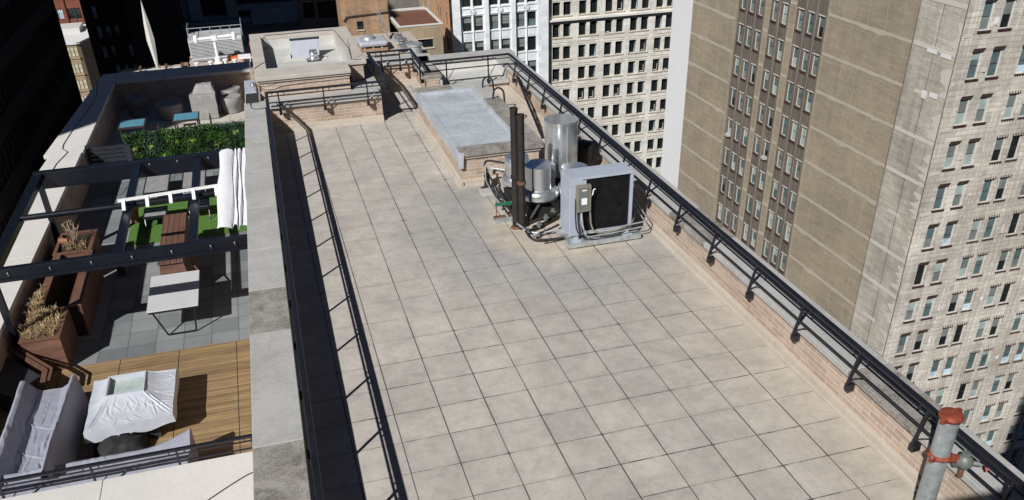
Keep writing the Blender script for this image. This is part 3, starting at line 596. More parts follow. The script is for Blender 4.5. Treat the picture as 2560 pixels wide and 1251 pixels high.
# ---------------------------------------------------------------- roof plant
t = thing('vent_pipe', 'tall black iron vent pipe on the left of the pair', 'pipe', (3.79, 3.27, 0))
g = MB(); g.lathe((3.79, 3.27, 0), [(0.068, 0), (0.068, 2.22), (0.074, 2.225), (0.074, 2.27), (0.058, 2.27), (0.058, 1.9), (0, 1.9)], 16); g.build('shaft', 'pipe_iron', t, True)
g = MB(); g.lathe((3.79, 3.27, 0), [(0.068, 0.98), (0.084, 0.985), (0.084, 1.03), (0.068, 1.035)], 16); g.build('collar', 'pipe_iron', t, True)
g = MB(); g.lathe((3.79, 3.27, 0), [(0.11, 0.001), (0.10, 0.012), (0.07, 0.03), (0.056, 0.05)], 16); g.build('flashing', 'rust', t, True)
t = thing('vent_pipe', 'shorter black iron vent pipe on the right of the pair', 'pipe', (3.885, 3.185, 0))
g = MB(); g.lathe((3.885, 3.185, 0), [(0.066, 0), (0.066, 2.12), (0.072, 2.125), (0.072, 2.17), (0.056, 2.17), (0.056, 1.8), (0, 1.8)], 16); g.build('shaft', 'pipe_iron', t, True)
g = MB(); g.lathe((3.885, 3.185, 0), [(0.066, 0.88), (0.084, 0.885), (0.084, 0.94), (0.066, 0.945)], 16); g.build('collar', 'rust', t, True)
# tall shiny duct
t = thing('exhaust_duct', 'tall open shiny metal exhaust duct standing by the railing', 'duct', (5.1, 4.5, 0))
g = MB(); g.lathe((5.1, 4.5, 0), [(0.32, 0.48), (0.325, 0.5), (0.325, 1.50), (0.335, 1.505), (0.335, 1.56), (0.322, 1.56), (0.318, 1.5), (0.31, 0.7), (0, 0.7)], 40); g.build('shell', 'steel', t, True)
g = MB(); g.box(5.10, 5.12, 4.165, 4.175, 0.5, 1.5); g.build('seam', 'galv', t)
g = MB(); g.lathe((5.1, 4.5, 0), [(0.24, 0), (0.24, 0.30), (0.32, 0.48)], 32); g.build('base', 'pipe_iron', t, True)
t = thing('barrel', 'dark brown round tank behind the shiny duct', 'tank', (5.68, 4.98, 0))
g = MB(); g.lathe((5.68, 4.98, 0), [(0.26, 0.02), (0.27, 0.05)]+[(0.272+0.006*(k % 2), 0.1+0.06*k) for k in range(12)]+[(0.265, 0.82), (0.22, 0.86), (0.1, 0.885), (0, 0.89)], 30); g.build('shell', 'pipe_iron', t, True)
g = MB(); g.cyl((5.68, 4.98, 0), (5.68, 4.98, 0.03), 0.22, 20); g.build('stand', 'rust', t)
def fan(label, c, ru, rl, z0, z1, cut=False):
    t = thing('exhaust_fan', label, 'exhaust fan', (c[0], c[1], 0), 'silver exhaust fans of the roof plant')
    g = MB()
    if cut:                                  # drum with a flat notched side
        n = 40; ring = []
        for i in range(n):
            a_ = 2*PI*i/n; x = math.cos(a_)*ru; y = math.sin(a_)*ru
            if x > ru*0.55 and y < ru*0.35: x = ru*0.55
            ring.append((c[0]+x, c[1]+y))
        b = [(x, y, z0+0.18) for x, y in ring]; tp = [(x, y, z1) for x, y in ring]
        for i in range(n): g.face([b[i], b[(i+1) % n], tp[(i+1) % n], tp[i]])
        g.face(tp); g.box(c[0]+ru*0.62, c[0]+ru*1.02, c[1]-ru*0.25, c[1]+ru*0.42, z0+0.18, z1-0.02)
        g.build('hood', 'steel', t, False)
    else:
        g.lathe((c[0], c[1], 0), [(ru*0.96, z0+0.16), (ru, z0+0.18), (ru, z1-0.10), (ru*1.015, z1-0.09), (ru, z1-0.08), (ru, z1-0.02), (ru*0.96, z1), (0, z1+0.015)], 36); g.build('hood', 'steel', t, True)
    g = MB(); g.lathe((c[0], c[1], 0), [(ru*0.7, z0-0.05), (rl*0.8, z0-0.04), (rl, z0+0.02), (rl, z0+0.10), (rl*0.93, z0+0.16), (ru*1.0, z0+0.20)], 40); g.build('bowl', 'steel', t, True)
    g = MB()
    for k in range(4): g.lathe((c[0], c[1], 0), [(ru*1.002, z1-0.07-0.03*k), (ru*1.025, z1-0.075-0.03*k), (ru*1.002, z1-0.08-0.03*k)], 36)
    if not cut: g.build('ribs', 'galv', t, True)
    g = MB(); g.box(c[0]-0.22, c[0]+0.22, c[1]-0.22, c[1]+0.22, 0.0, max(0.1, z0-0.16)); g.lathe((c[0], c[1], 0), [(0.2, z0-0.16), (ru*0.7, z0-0.05)], 24); g.build('base', 'blackmatt', t)
    return t
fan('largest silver exhaust fan with a notched hood, just right of the black pipes', (4.36, 3.62), 0.285, 0.37, 0.42, 1.05, True)
fan('smaller silver exhaust fan half hidden behind the black pipes', (4.16, 4.42), 0.235, 0.31, 0.42, 0.96)
fan('silver exhaust fan standing behind the blue grey condenser', (5.05, 3.58), 0.26, 0.33, 0.40, 0.93)
# condenser
t = thing('condenser_unit', 'big blue grey air conditioning condenser with a black coil face', 'air conditioner', (5.0, 2.3, 0))
X0, X1, Y0, Y1, Z0, Z1 = 4.42, 5.60, 2.08, 2.56, 0.24, 1.31
g = MB(); g.box(X0, X1, Y0, Y1, Z1-0.04, Z1); g.box(X0, X0+0.24, Y0, Y1, Z0, Z1-0.04); g.box(X1-0.05, X1, Y0, Y1, Z0, Z1-0.04); g.box(X0+0.24, X1-0.05, Y0+0.08, Y1, Z0+0.05, Z1-0.04); g.box(X0+0.24, X1-0.05, Y0, Y1, Z0, Z0+0.05); g.build('cabinet', 'painted', t, bevel=0.006)
g = MB(); g.box(X0+0.24, X1-0.05, Y0+0.05, Y0+0.08, Z0+0.05, Z1-0.04)
for k in range(44): x = X0+0.25+k*0.0196; g.box(x, x+0.006, Y0+0.035, Y0+0.05, Z0+0.05, Z1-0.04)
g.build('coil', 'coil', t)
g = MB(); g.box(X0+0.0, X0+0.30, Y0-0.006, Y0, Z1-0.14, Z1-0.05); g.build('trim', 'painted', t)
g = MB(); g.box(X0+0.10, X0+0.36, Y0-0.10, Y0-0.008, 0.72, 1.20); sb = g.build('switch_box', 'box_olive', t, bevel=0.008)
g = MB(); g.box(X0+0.135, X0+0.325, Y0-0.106, Y0-0.10, 0.76, 1.16); g.build('door', 'valve', sb)
g = MB(); g.box(X0+0.18, X0+0.28, Y0-0.109, Y0-0.106, 0.86, 0.98); g.build('notice', 'white', sb)
MB().box(X0+0.19, X0+0.27, Y0-0.109, Y0-0.106, 1.11, 1.13).build('notice', 'white', sb)
g = MB(); g.tube([(X0+0.37, Y0-0.06, 0.98), (X0+0.40, Y0-0.07, 1.02), (X0+0.405, Y0-0.07, 1.10), (X0+0.43, Y0-0.10, 1.12)], 0.011, 6); g.build('lever', 'white', sb)
for lx in (X0+0.14, X1-0.08):
    g = MB(); g.box(lx-0.045, lx+0.045, Y0+0.03, Y1-0.03, 0.12, Z0); g.box(lx-0.09, lx+0.09, Y0-0.02, Y0+0.05, 0.12, 0.14); g.build('foot', 'painted', t)
for i, y in enumerate((2.03, 2.46)):
    g = MB(); g.box(4.38, 5.78, y, y+0.21, 0.03, 0.12); 
    for x in (4.5, 5.7): g.box(x-0.05, x+0.05, y+0.03, y+0.18, 0, 0.03)
    g.build('skid_beam', 'galv', t)
for k, (z, y, x1) in enumerate(((0.33, 1.99, 5.93), (0.25, 1.96, 5.9))):
    g = MB(); g.tube([(4.62, Y0-0.04, 0.78), (4.60+0.02*k, y, 0.5), (4.68, y-0.02, z), (5.2, y, z), (x1, y+0.05, z+0.02), (x1+0.05, 2.35, z), (x1+0.04, 2.7, z+0.1), (5.92, 2.9, 0.55)], 0.013, 7); g.build('conduit', 'galv', t, True)
g = MB(); g.tube([(4.78, Y0-0.05, 0.74), (4.79, 2.0, 0.45), (4.86, 1.98, 0.30), (5.02, 1.98, 0.265), (5.3, 1.99, 0.28), (5.6, 2.05, 0.34), (5.75, 2.3, 0.42), (5.78, 2.5, 0.60), (5.78, 2.55, 0.95)], 0.016, 8); g.build('flexible_hose', 'box_olive', t, True)
g = MB(); g.tube([(4.52, Y0-0.03, 0.95), (4.50, 2.0, 0.7), (4.52, 1.99, 0.4), (4.60, 1.99, 0.26), (4.8, 1.97, 0.24)], 0.013, 7); g.tube([(4.60, Y0-0.02, 0.72), (4.57, 2.01, 0.5), (4.62, 2.0, 0.3)], 0.012, 7); g.build('whip', 'cable', t, True)
# refrigerant and wiring runs
for lab, pts, r, mt in (
    ('insulated black pipe bending round to the condenser skid', [(4.45, 2.42, 0.07), (4.15, 2.46, 0.06), (3.93, 2.50, 0.06), (3.86, 2.66, 0.06), (3.86, 3.1, 0.10), (3.86, 3.9, 0.16), (3.82, 4.6, 0.2), (3.80, 5.15, 0.30)], 0.022, 'cable'),
    ('grey conduit running beside the black pipes to the floor block', [(4.45, 2.72, 0.10), (4.1, 2.72, 0.08), (3.92, 2.8, 0.08), (3.70, 3.5, 0.12), (3.69, 4.2, 0.16), (3.70, 5.1, 0.26), (3.74, 5.25, 0.55)], 0.018, 'galv'),
    ('upper black pipe along the brick box and into the fan', [(3.72, 5.3, 0.50), (3.76, 5.30, 0.62), (4.1, 5.0, 0.62), (4.2, 4.7, 0.6)], 0.024, 'cable'),
    ('lower pipe along the brick box and into the fan', [(3.75, 5.25, 0.38), (3.80, 5.22, 0.48), (4.1, 4.95, 0.48), (4.2, 4.7, 0.48)], 0.02, 'galv'),
    ('sagging black wires in front of the black pipes', [(3.74, 5.2, 0.5), (3.66, 4.9, 0.35), (3.68, 4.3, 0.24), (3.74, 3.6, 0.25), (3.80, 3.0, 0.18), (3.95, 2.6, 0.1)], 0.015, 'cable'),
    ('thin wire triangle on the tiles below the condenser', [(3.98, 2.75, 0.02), (4.18, 2.46, 0.02), (4.02, 2.40, 0.02), (4.3, 2.42, 0.02), (4.45, 2.46, 0.02)], 0.006, 'cable'),
    ('dark pipe crossing the tiles to the left foot of the condenser', [(3.96, 2.66, 0.08), (4.2, 2.74, 0.1), (4.5, 2.88, 0.12)], 0.02, 'pipe_iron')):
    cable(lab, pts, r, mt, 'service_pipe')
t = thing('floor_block', 'small pale block carrying the pipes beside the brick box', 'block', (3.72, 5.05, 0))
g = MB(); g.box(3.55, 4.05, 4.88, 5.18, 0, 0.07); g.build('slab', 'stone', t, bevel=0.01)
g = MB(); g.lathe((3.76, 5.26, 0), [(0.13, 0.0), (0.13, 0.04), (0.07, 0.07), (0.05, 0.25), (0.07, 0.3), (0.04, 0.36), (0, 0.37)], 14); g.build('drain_head', 'pipe_iron', t, True)
t = thing('strut_support', 'galvanised strut support with a green cross bar left of the black pipes', 'bracket', (3.62, 3.6, 0))
g = MB(); g.box(3.46, 3.86, 3.54, 3.64, 0.0, 0.07); g.build('base', 'galv', t); g = MB(); g.box(3.47, 3.86, 3.64, 3.72, 0.0, 0.09); g.build('sleeper', 'rust', t)
g = MB(); g.tube([(3.52, 3.66, 0.08), (3.52, 3.66, 0.42)], 0.009, 6); g.build('rod', 'rust', t); g = MB(); g.box(3.50, 3.95, 3.64, 3.69, 0.31, 0.36); g.build('cross_bar', 'green', t)
t = thing('valve_cluster', 'cluster of grey valves and dark pipes under the largest exhaust fan', 'valve', (4.2, 3.1, 0))
g = MB(); g.bar((3.97, 2.95, 0.03), (4.62, 3.35, 0.05), 0.07, 0.06); g.cyl((4.0, 3.1, 0.12), (4.5, 3.25, 0.2), 0.03, 10); g.cyl((4.05, 3.3, 0.08), (4.3, 3.4, 0.35), 0.035, 10); g.build('pipe', 'pipe_iron', t)
for x, y, z in ((4.16, 3.02, 0.06), (4.34, 3.15, 0.12), (4.52, 3.28, 0.16), (4.0, 3.3, 0.3)):
    g = MB(); g.cyl((x, y, z), (x, y, z+0.11), 0.034, 10); g.cyl((x-0.05, y, z+0.05), (x+0.05, y, z+0.05), 0.026, 8); g.build('valve', 'valve', t)
for i, (x, y, z) in enumerate(((3.98, 2.62, 0.1), (3.86, 2.86, 0.13), (3.72, 4.15, 0.2))):
    tag(MB().cyl((x-0.05, y-0.02, z), (x+0.05, y+0.03, z), 0.032, 10).build('pipe_joint', 'steel', None, True), ['silver pipe joint at the bend nearest the condenser', 'silver pipe joint just below the black pipes', 'silver pipe joint halfway to the floor block'][i], 'pipe joint')
# standpipe
SX, SY = 5.80, -5.53
t = thing('standpipe', 'fat galvanised standpipe with red couplings at the near right corner', 'standpipe', (SX, SY, 0))
g = MB(); g.lathe((SX, SY, 0), [(0.098, -0.02), (0.098, 1.42)], 32); g.build('pipe', 'galv', t, True)
def coupling(z, th=0.075, r=0.112):
    g = MB(); g.lathe((SX, SY, z), [(r-0.012, -th/2), (r, -th/2+0.008), (r+0.012, 0), (r, th/2-0.008), (r-0.012, th/2)], 32)
    for an in (R(20), R(200)):
        c = Vector((math.cos(an), math.sin(an), 0)); s_ = Vector((-c.y, c.x, 0)); q = Vector((SX, SY, z))+c*(r+0.028)
        g.hexa([q-c*.045-s_*.03+Vector((0, 0, -.03)), q+c*.03-s_*.02+Vector((0, 0, -.02)), q+c*.03+s_*.02+Vector((0, 0, -.02)), q-c*.045+s_*.03+Vector((0, 0, -.03)), q-c*.045-s_*.03+Vector((0, 0, .03)), q+c*.03-s_*.02+Vector((0, 0, .02)), q+c*.03+s_*.02+Vector((0, 0, .02)), q-c*.045+s_*.03+Vector((0, 0, .03))])
    return g
cp = coupling(1.43); o = cp.build('coupling', 'red_paint', t, True)
g = MB(); g.lathe((SX, SY, 1.44), [(0.088, 0), (0.085, -0.02), (0.03, -0.024), (0.028, 0.0), (0, 0.004)], 28); g.build('cap', 'rust', o, True)
g = coupling(0.93, 0.06); g.cyl((SX+0.05, SY-0.02, 0.90), (SX+0.20, SY-0.05, 0.86), 0.055, 14, 0, 0.045); o = g.build('coupling', 'red_paint', t, True)
g = MB()
for an in (R(20), R(200)):
    q = Vector((SX+math.cos(an)*0.15, SY+math.sin(an)*0.15, 0.93)); g.cyl(q-Vector((0, 0, .04)), q+Vector((0, 0, .04)), 0.009, 6)
g.build('bolt', 'steel', o)
g = MB(); vx, vy, vz = SX+0.27, SY-0.08, 0.83
g.lathe((vx, vy, vz-0.07), [(0.02, -0.03), (0.06, 0), (0.085, 0.04), (0.09, 0.09), (0.07, 0.13), (0.05, 0.15), (0.05, 0.18), (0, 0.19)], 16); g.cyl((vx-0.10, vy+0.03, vz), (vx+0.02, vy, vz), 0.062, 14); g.cyl((vx, vy, vz), (vx+0.14, vy-0.10, vz+0.0), 0.028, 10); v = g.build('valve_body', 'valve', t, True)
g = MB(); hc = Vector((vx+0.16, vy-0.12, vz)); ax = Vector((0.8, -0.5, 0.35)).normalized(); e1 = ax.orthogonal().normalized(); e2 = ax.cross(e1)
ring = [hc+(e1*math.cos(2*PI*i/20)+e2*math.sin(2*PI*i/20))*0.06 for i in range(21)]; g.tube(ring, 0.010, 7, 0, False)
for i in range(5): a_ = 2*PI*i/5; g.tube([hc, hc+(e1*math.cos(a_)+e2*math.sin(a_))*0.058], 0.007, 6)
g.build('hand_wheel', ['red_wheel'], v, True)
g = MB(); g.cyl(hc+ax*0.004, hc+ax*0.012, 0.045, 18); g.build('wheel_disc', 'white', v)
g = MB(); g.cyl((vx, vy, vz-0.10), (vx, vy, vz-0.20), 0.03, 10); g.build('outlet', 'rust', v)

# ---------------------------------------------------------------- lower terrace: its walls
ZT = -3.5
def slab2(mb, y0, y1, x0, x1, z0, z1, m=0): mb.box(x0, x1, y0, y1, z0, z1, m)
xin = lambda y: -6.10-0.022*(27.5-y)*0.9
t = thing('parapet_wall', 'wide pale coping wall along the outer left edge of the lower terrace', 'parapet', (-6.9, 15, ZT))
g = MB()
g.hexa([(-7.2, 0.4, -3.7), (xin(0)-0.03, 0.4, -3.7), (xin(28)-0.03, 28.3, -3.7), (-6.8, 28.3, -3.7), (-7.2, 0.4, -2.52), (xin(0)-0.03, 0.4, -2.52), (xin(28)-0.03, 28.3, -2.52), (-6.8, 28.3, -2.52)]); g.build('brick_face', 'brick', t)
g = MB(); ys = [0.3, 2.6, 5.3, 8.0, 10.6, 13.3, 15.9, 18.4]
for i in range(len(ys)-1): g.hexa([(-7.40, ys[i]+.004, -2.52), (xin(ys[i]), ys[i]+.004, -2.52), (xin(ys[i+1]), ys[i+1]-.004, -2.52), (-7.24, ys[i+1]-.004, -2.52), (-7.40, ys[i]+.004, -2.40), (xin(ys[i]), ys[i]+.004, -2.40), (xin(ys[i+1]), ys[i+1]-.004, -2.40), (-7.24, ys[i+1]-.004, -2.40)])
ys = [18.4, 20.8, 23.2, 25.6, 28.4]
for i in range(len(ys)-1):
    a0 = -7.42+0.075*(ys[i]-18.4); a1 = -7.42+0.075*(ys[i+1]-18.4)
    g.hexa([(a0, ys[i]+.004, -2.52), (xin(ys[i])+0.04, ys[i]+.004, -2.52), (xin(ys[i+1])+0.04, ys[i+1]-.004, -2.52), (a1, ys[i+1]-.004, -2.52), (a0, ys[i]+.004, -2.40), (xin(ys[i])+0.04, ys[i]+.004, -2.40), (xin(ys[i+1])+0.04, ys[i+1]-.004, -2.40), (a1, ys[i+1]-.004, -2.40)])
g.build('coping', 'stone_white', t, bevel=0.01)
t = thing('parapet_wall', 'brick wall with pale coping closing the far end of the lower terrace', 'parapet', (-3.5, 27.6, ZT))
g = MB(); g.box(-6.15, -0.85, 27.12, 28.3, -3.7, -2.521); g.build('brick_face', 'brick', t)
g = MB()
for x0, x1 in ((-6.05, -4.2), (-4.2, -2.4), (-2.4, -0.78)): g.box(x0+.003, x1-.003, 27.0, 28.38, -2.52, -2.402)
g.build('coping', 'stone_white', t, bevel=0.01)
t = thing('parapet_wall', 'very wide pale coping at the near edge of the terrace behind the covered sofa', 'parapet', (-4, 0, ZT))
g = MB(); g.box(-7.2, -1.2, -2.4, 1.05, -3.69, -2.521); g.build('brick_face', 'brick', t)
g = MB()
for x0, x1 in ((-7.4, -5.95), (-5.95, -3.89), (-3.89, -1.06)): g.box(x0+.004, x1-.004, -2.6, 1.15, -2.52, -2.398)
g.build('coping', 'stone_white', t, bevel=0.01)
RAIL2 = thing('guard_railing', 'black steel guard railing crossing in front of the covered corner sofa', 'railing', (-4, 1.2, -2.4))
rail_run((-7.0, 1.20), (-1.2, 1.17), [0.25, 1.62, 2.98, 4.30, 5.5], (0, -1), RAIL2, z=-2.14+0.06, zb=-2.75, gap=0.12)
cable('dark cable with clips across the near pale coping', [(-1.1, 0.62, -2.385), (-1.6, 0.55, -2.385), (-1.9, 0.35, -2.385), (-2.3, 0.05, -2.385), (-2.9, -0.2, -2.385)], 0.008)
cable('black cable running along the outer coping of the terrace', [(-6.75, 27.3, -2.385), (-6.55, 25.0, -2.385), (-6.65, 23.0, -2.385), (-6.85, 21.0, -2.385), (-6.95, 19.4, -2.385), (-6.92, 18.9, -2.385), (-6.70, 18.5, -2.385), (-6.9, 17.4, -2.385), (-6.95, 16.2, -2.385), (-6.7, 16.0, -2.385), (-6.2, 16.1, -2.385), (-6.1, 16.8, -2.385)], 0.010)

# ---------------------------------------------------------------- pergola
t = thing('pergola', 'black pergola frame with a half drawn white canopy over the grey paving', 'pergola', (-3.8, 10, ZT))
PZ = -1.1
def beam(x0, x1, y0, y1, z0, z1, nm='beam'): g = MB(); g.box(x0, x1, y0, y1, z0, z1); return g.build(nm, 'pergola', t, bevel=0.01)
beam(-6.45, -0.95, 7.02, 7.16, PZ-0.27, PZ+0.02); beam(-6.45, -0.95, 12.78, 13.0, PZ-0.42, PZ+0.02)
beam(-6.45, -6.22, 7.14, 12.86, PZ-0.18, PZ)
MB().box(-6.45, -0.95, 6.97, 7.02, PZ-0.26, PZ-0.20).build('gutter', 'pergola', t)
for x in (-3.99, -2.47): beam(x, x+0.20, 7.14, 12.86, PZ-0.10, PZ-0.02, 'rafter')
for x, y in ((-6.42, 7.05), (-6.42, 12.75), (-1.25, 7.05), (-1.25, 12.75)):
    g = MB(); g.box(x, x+0.13, y, y+0.13, ZT, PZ-0.24); g.build('post', 'pergola', t)
g = MB(); g.cyl((-6.22, 9.85, PZ-0.02), (-3.85, 9.85, PZ-0.02), 0.07, 14); g.build('crossbar', 'pergola', t, True)
g = MB(); g.cyl((-4.0, 10.15, PZ-0.14), (-1.5, 10.25, PZ-0.14), 0.085, 14); g.build('roller', 'pergola', t, True)
g = MB(); g.bar((-4.05, 9.62, PZ+0.20), (-1.6, 9.86, PZ+0.20), 0.05, 0.06); g.bar((-4.05, 9.67, PZ+0.16), (-1.6, 9.91, PZ+0.16), 0.04, 0.03); wb = g.build('canopy_bar', 'white', t)
for k in range(5):
    x = -3.93+0.52*k; y = 9.60+0.05*k; g = MB(); g.hexa([(x-0.035, y-0.2, PZ+0.03), (x+0.04, y-0.2, PZ+0.03), (x+0.04, y+0.02, PZ+0.19), (x-0.035, y+0.02, PZ+0.19), (x-0.035, y-0.2, PZ+0.06), (x+0.04, y-0.2, PZ+0.06), (x+0.04, y+0.02, PZ+0.225), (x-0.035, y+0.02, PZ+0.225)]); g.build('hanger', 'white', wb)
prf = [(-1.80, 0.02), (-1.79, 0.10), (-1.72, 0.15), (-1.56, 0.17), (-1.46, 0.13), (-1.44, 0.05), (-1.40, 0.15), (-1.36, 0.16), (-1.34, 0.05), (-1.30, 0.14), (-1.26, 0.15), (-1.24, 0.05), (-1.20, 0.14), (-1.14, 0.15), (-1.10, 0.05), (-1.04, 0.13), (-0.97, 0.1)]
secs = []
for i in range(31):
    f = i/30; y = 7.12+5.3*f; row = []
    for k, (x, z) in enumerate(prf):
        e = 0.10*math.sin(f*PI)*0.4; ly = 0.0
        if f < 0.04: ly = 0.12+0.08*math.sin(k*1.3)
        row.append(Vector((x+0.08*(f-0.5)+0.02*math.sin(f*9+k), y+ly, PZ+0.06+z+e*0.5)))
    secs.append(row)
g = loft(secs); wrinkle(g, 0.012, 3.0); g.build('canopy', 'canvas', t, True)
for x, y in ((-6.0, 7.0), (-5.2, 6.99), (-4.4, 6.99), (-3.6, 6.99), (-2.8, 6.99), (-2.0, 6.99), (-1.5, 6.99), (-3.6, 12.79), (-2.9, 12.79), (-2.1, 12.79)):
    g = MB(); g.cyl((x, y-0.03, PZ-0.06), (x, y+0.0, PZ-0.06), 0.016, 8); g.tube([(x, y-0.03, PZ-0.06), (x+0.015, y-0.045, PZ-0.09), (x, y-0.03, PZ-0.12)], 0.006, 5); g.build('hook', 'steel', t)

# ---------------------------------------------------------------- planting boxes along the outer wall
def rim_box(name, label, x0, x1, y0, y1, z0, z1, rim, soil_z, cat='planter'):
    t = thing(name, label, cat, ((x0+x1)/2, (y0+y1)/2, z0))
    g = MB(); g.box(x0, x0+rim, y0, y1, z0, z1-0.03); g.box(x1-rim, x1, y0, y1, z0, z1-0.03); g.box(x0+rim, x1-rim, y0, y0+rim, z0, z1-0.03); g.box(x0+rim, x1-rim, y1-rim, y1, z0, z1-0.03); g.build('cladding', 'composite_h', t)
    e = 0.02; g = MB(); g.box(x0-e, x0+rim+e, y0-e, y1+e, z1-0.03, z1); g.box(x1-rim-e, x1+e, y0-e, y1+e, z1-0.03, z1); g.box(x0+rim+e, x1-rim-e, y0-e, y0+rim+e, z1-0.03, z1-0.001); g.box(x0+rim+e, x1-rim-e, y1-rim-e, y1+e, z1-0.03, z1-0.001); g.build('rim', 'composite', t)
    if soil_z: g = MB(); g.grid(10, 12, lambda u, v: (x0+rim+u*(x1-x0-2*rim), y0+rim+v*(y1-y0-2*rim), soil_z+0.05*noise.noise(Vector((u*6, v*6, x0))))); g.build('soil', 'soil', t, True)
    return t
rim_box('planter', 'brown planter box overflowing with dry grass at the near end of the paving', -6.20, -5.42, 6.78, 8.15, ZT, -2.68, 0.06, -2.78)
t = thing('bench', 'brown plank bench joining the two planters along the outer wall', 'bench', (-5.6, 9.6, ZT))
g = MB(); g.box(-5.42, -5.14, 8.17, 11.15, -2.72, -2.68); g.build('plank', 'composite', t, bevel=0.005)
g = MB(); g.box(-6.15, -5.97, 8.17, 11.15, -2.72, -2.68); g.build('plank', 'composite', t, bevel=0.005)
g = MB(); g.box(-5.20, -5.16, 8.17, 11.15, ZT, -2.72); g.build('side_panel', 'composite_h', t)
g = MB(); g.box(-6.0, -5.97, 8.17, 11.15, ZT, -2.72); g.box(-5.97, -5.20, 8.17, 11.15, ZT, ZT+0.02); g.box(-5.97, -5.20, 8.165, 8.175, ZT, -2.74); g.build('shade_lining', 'blackmatt', t)  # inner panels made black to stand for the shade of the deep recess
rim_box('planter', 'brown planter box holding a bare leafless shrub at the far end of the bench', -6.18, -5.28, 11.17, 12.5, ZT, -2.68, 0.06, -2.75)
t = thing('lit_strip_bench', 'low dark corner bench, its brown boards standing in for a strip of sunlight beside the near planter', 'bench', (-6.1, 6.2, ZT))
g = MB()
for off, z, wd in ((0.0, -2.92, 0.10), (0.13, -2.9, 0.05)):
    a1 = Vector((-6.52+off, 7.02, z)); b1 = Vector((-5.62+off, 5.86, z)); c1 = Vector((-5.60+off*0.9, 5.42, z)); g.bar(a1, b1, wd, 0.03); g.bar(b1, c1, wd, 0.03)
g.build('edge', 'composite', t)  # boards added in place of a strip of light beside the planter
g = MB(); g.hexa([(-6.58, 6.9, ZT), (-5.72, 5.8, ZT), (-6.2, 5.2, ZT), (-6.6, 5.6, ZT), (-6.58, 6.9, -3.0), (-5.72, 5.8, -3.0), (-6.2, 5.2, -3.0), (-6.6, 5.6, -3.0)]); g.build('seat', 'graphite', t)
rr = random.Random(5)
def tuft(mb, x, y, z, h, sp, n, mats, wd=0.012):
    for i in range(n):
        an = rr.uniform(0, 2*PI); ln = h*rr.uniform(0.5, 1.1); s_ = sp*rr.uniform(0.2, 1); dx, dy = math.cos(an), math.sin(an)
        p0 = Vector((x+rr.uniform(-.04, .04), y+rr.uniform(-.04, .04), z)); p1 = p0+Vector((dx*s_*0.5, dy*s_*0.5, ln*0.7)); p2 = p0+Vector((dx*s_*1.1, dy*s_*1.1, ln*rr.uniform(0.6, 1))); sd_ = Vector((-dy, dx, 0))*wd*0.5; m = rr.choice(mats)
        mb.face([p0-sd_, p0+sd_, p1+sd_, p1-sd_], m); mb.face([p1-sd_, p1+sd_, p2], m)
g = MB()
for i in range(60): tuft(g, rr.uniform(-6.15, -5.5), rr.uniform(6.9, 8.05), -2.78, 0.26, 0.16, 26, (0, 0, 1))
for i in range(26): tuft(g, rr.uniform(-6.25, -6.05), rr.uniform(7.3, 9.4), -2.74, 0.2, 0.14, 24, (0, 0, 1))
for i in range(1400):
    x = rr.uniform(-6.15, -5.5); y = rr.uniform(6.85, 7.9); z = rr.uniform(-2.78, -2.64); s_ = rr.uniform(0.012, 0.03); v = Vector((rr.uniform(-1, 1), rr.uniform(-1, 1), rr.uniform(-.4, .4))).normalized()*s_; w_ = Vector((-v.y, v.x, rr.uniform(-.01, .01)))
    g.face([(x-v.x, y-v.y, z-v.z), (x+w_.x, y+w_.y, z), (x+v.x, y+v.y, z+v.z), (x-w_.x, y-w_.y, z)], rr.choice((0, 1, 1, 1)))
tag(g.build('dry_grass', ['straw', 'straw2']), 'dry straw coloured grass spilling from the near planter', 'dry grass', kind='stuff')
def shrub(label, x, y, z, h, n, seed):
    r_ = random.Random(seed); t = thing('shrub', label, 'shrub', (x, y, z)); g = MB()
    for i in range(n):
        an = 2*PI*i/n+r_.uniform(-.3, .3); sp = r_.uniform(0.12, 0.42)*h; p = Vector((x, y, z)); pts = [p]
        for k in range(4): p = p+Vector((math.cos(an)*sp/4*(1+k*.3), math.sin(an)*sp/4*(1+k*.3), h/4*r_.uniform(.8, 1.1))); an += r_.uniform(-.3, .3); pts.append(p)
        g.tube(pts, 0.009, 5, 0, False)
        for k in (2, 3):
            q = pts[k]; b_ = an+r_.choice((-1, 1))*0.9; g.tube([q, q+Vector((math.cos(b_)*.1, math.sin(b_)*.1, .12*h*2))], 0.005, 4, 0, False)
    g.build('branches', 'twig', t)
shrub('bare leafless shrub rising from the far planter', -5.72, 11.75, -2.75, 0.62, 11, 4)
shrub('thin bare stems lying over the dry grass planter', -5.75, 7.7, -2.78, 0.3, 5, 9)
g = MB()
for i in range(20): tuft(g, rr.uniform(-6.05, -5.4), rr.uniform(11.3, 11.9), -2.75, 0.16, 0.12, 22, (0, 1, 1))
tag(g.build('dry_grass', ['straw', 'straw2']), 'short dry grass at the foot of the bare shrub', 'dry grass', kind='stuff')
t = thing('flower_pot', 'terracotta pot lying in the far planter beside the bare shrub', 'pot', (-5.98, 11.9, -2.75))
g = MB(); g.cyl((-6.08, 11.95, -2.66), (-5.9, 11.9, -2.66), 0.09, 16, 0, 0.06); g.build('body', 'terracotta', t, True); g = MB(); g.cyl((-6.11, 11.958, -2.66), (-6.08, 11.95, -2.66), 0.10, 16); g.build('rim', 'terracotta', t)
t = thing('flower_pot', 'small terracotta pot standing beyond the white canopy bar', 'pot', (-4.62, 14.6, ZT))
g = MB(); g.lathe((-4.62, 14.6, ZT), [(0.10, 0), (0.15, 0.42), (0.17, 0.42), (0.17, 0.50), (0.14, 0.50), (0.13, 0.44), (0, 0.44)], 20); g.build('body', 'terracotta', t, True)
g = MB(); g.lathe((-4.62, 14.6, ZT+0.5), [(0.165, 0.0), (0.165, 0.012), (0.14, 0.012)], 20); g.build('rim', 'straw', t)
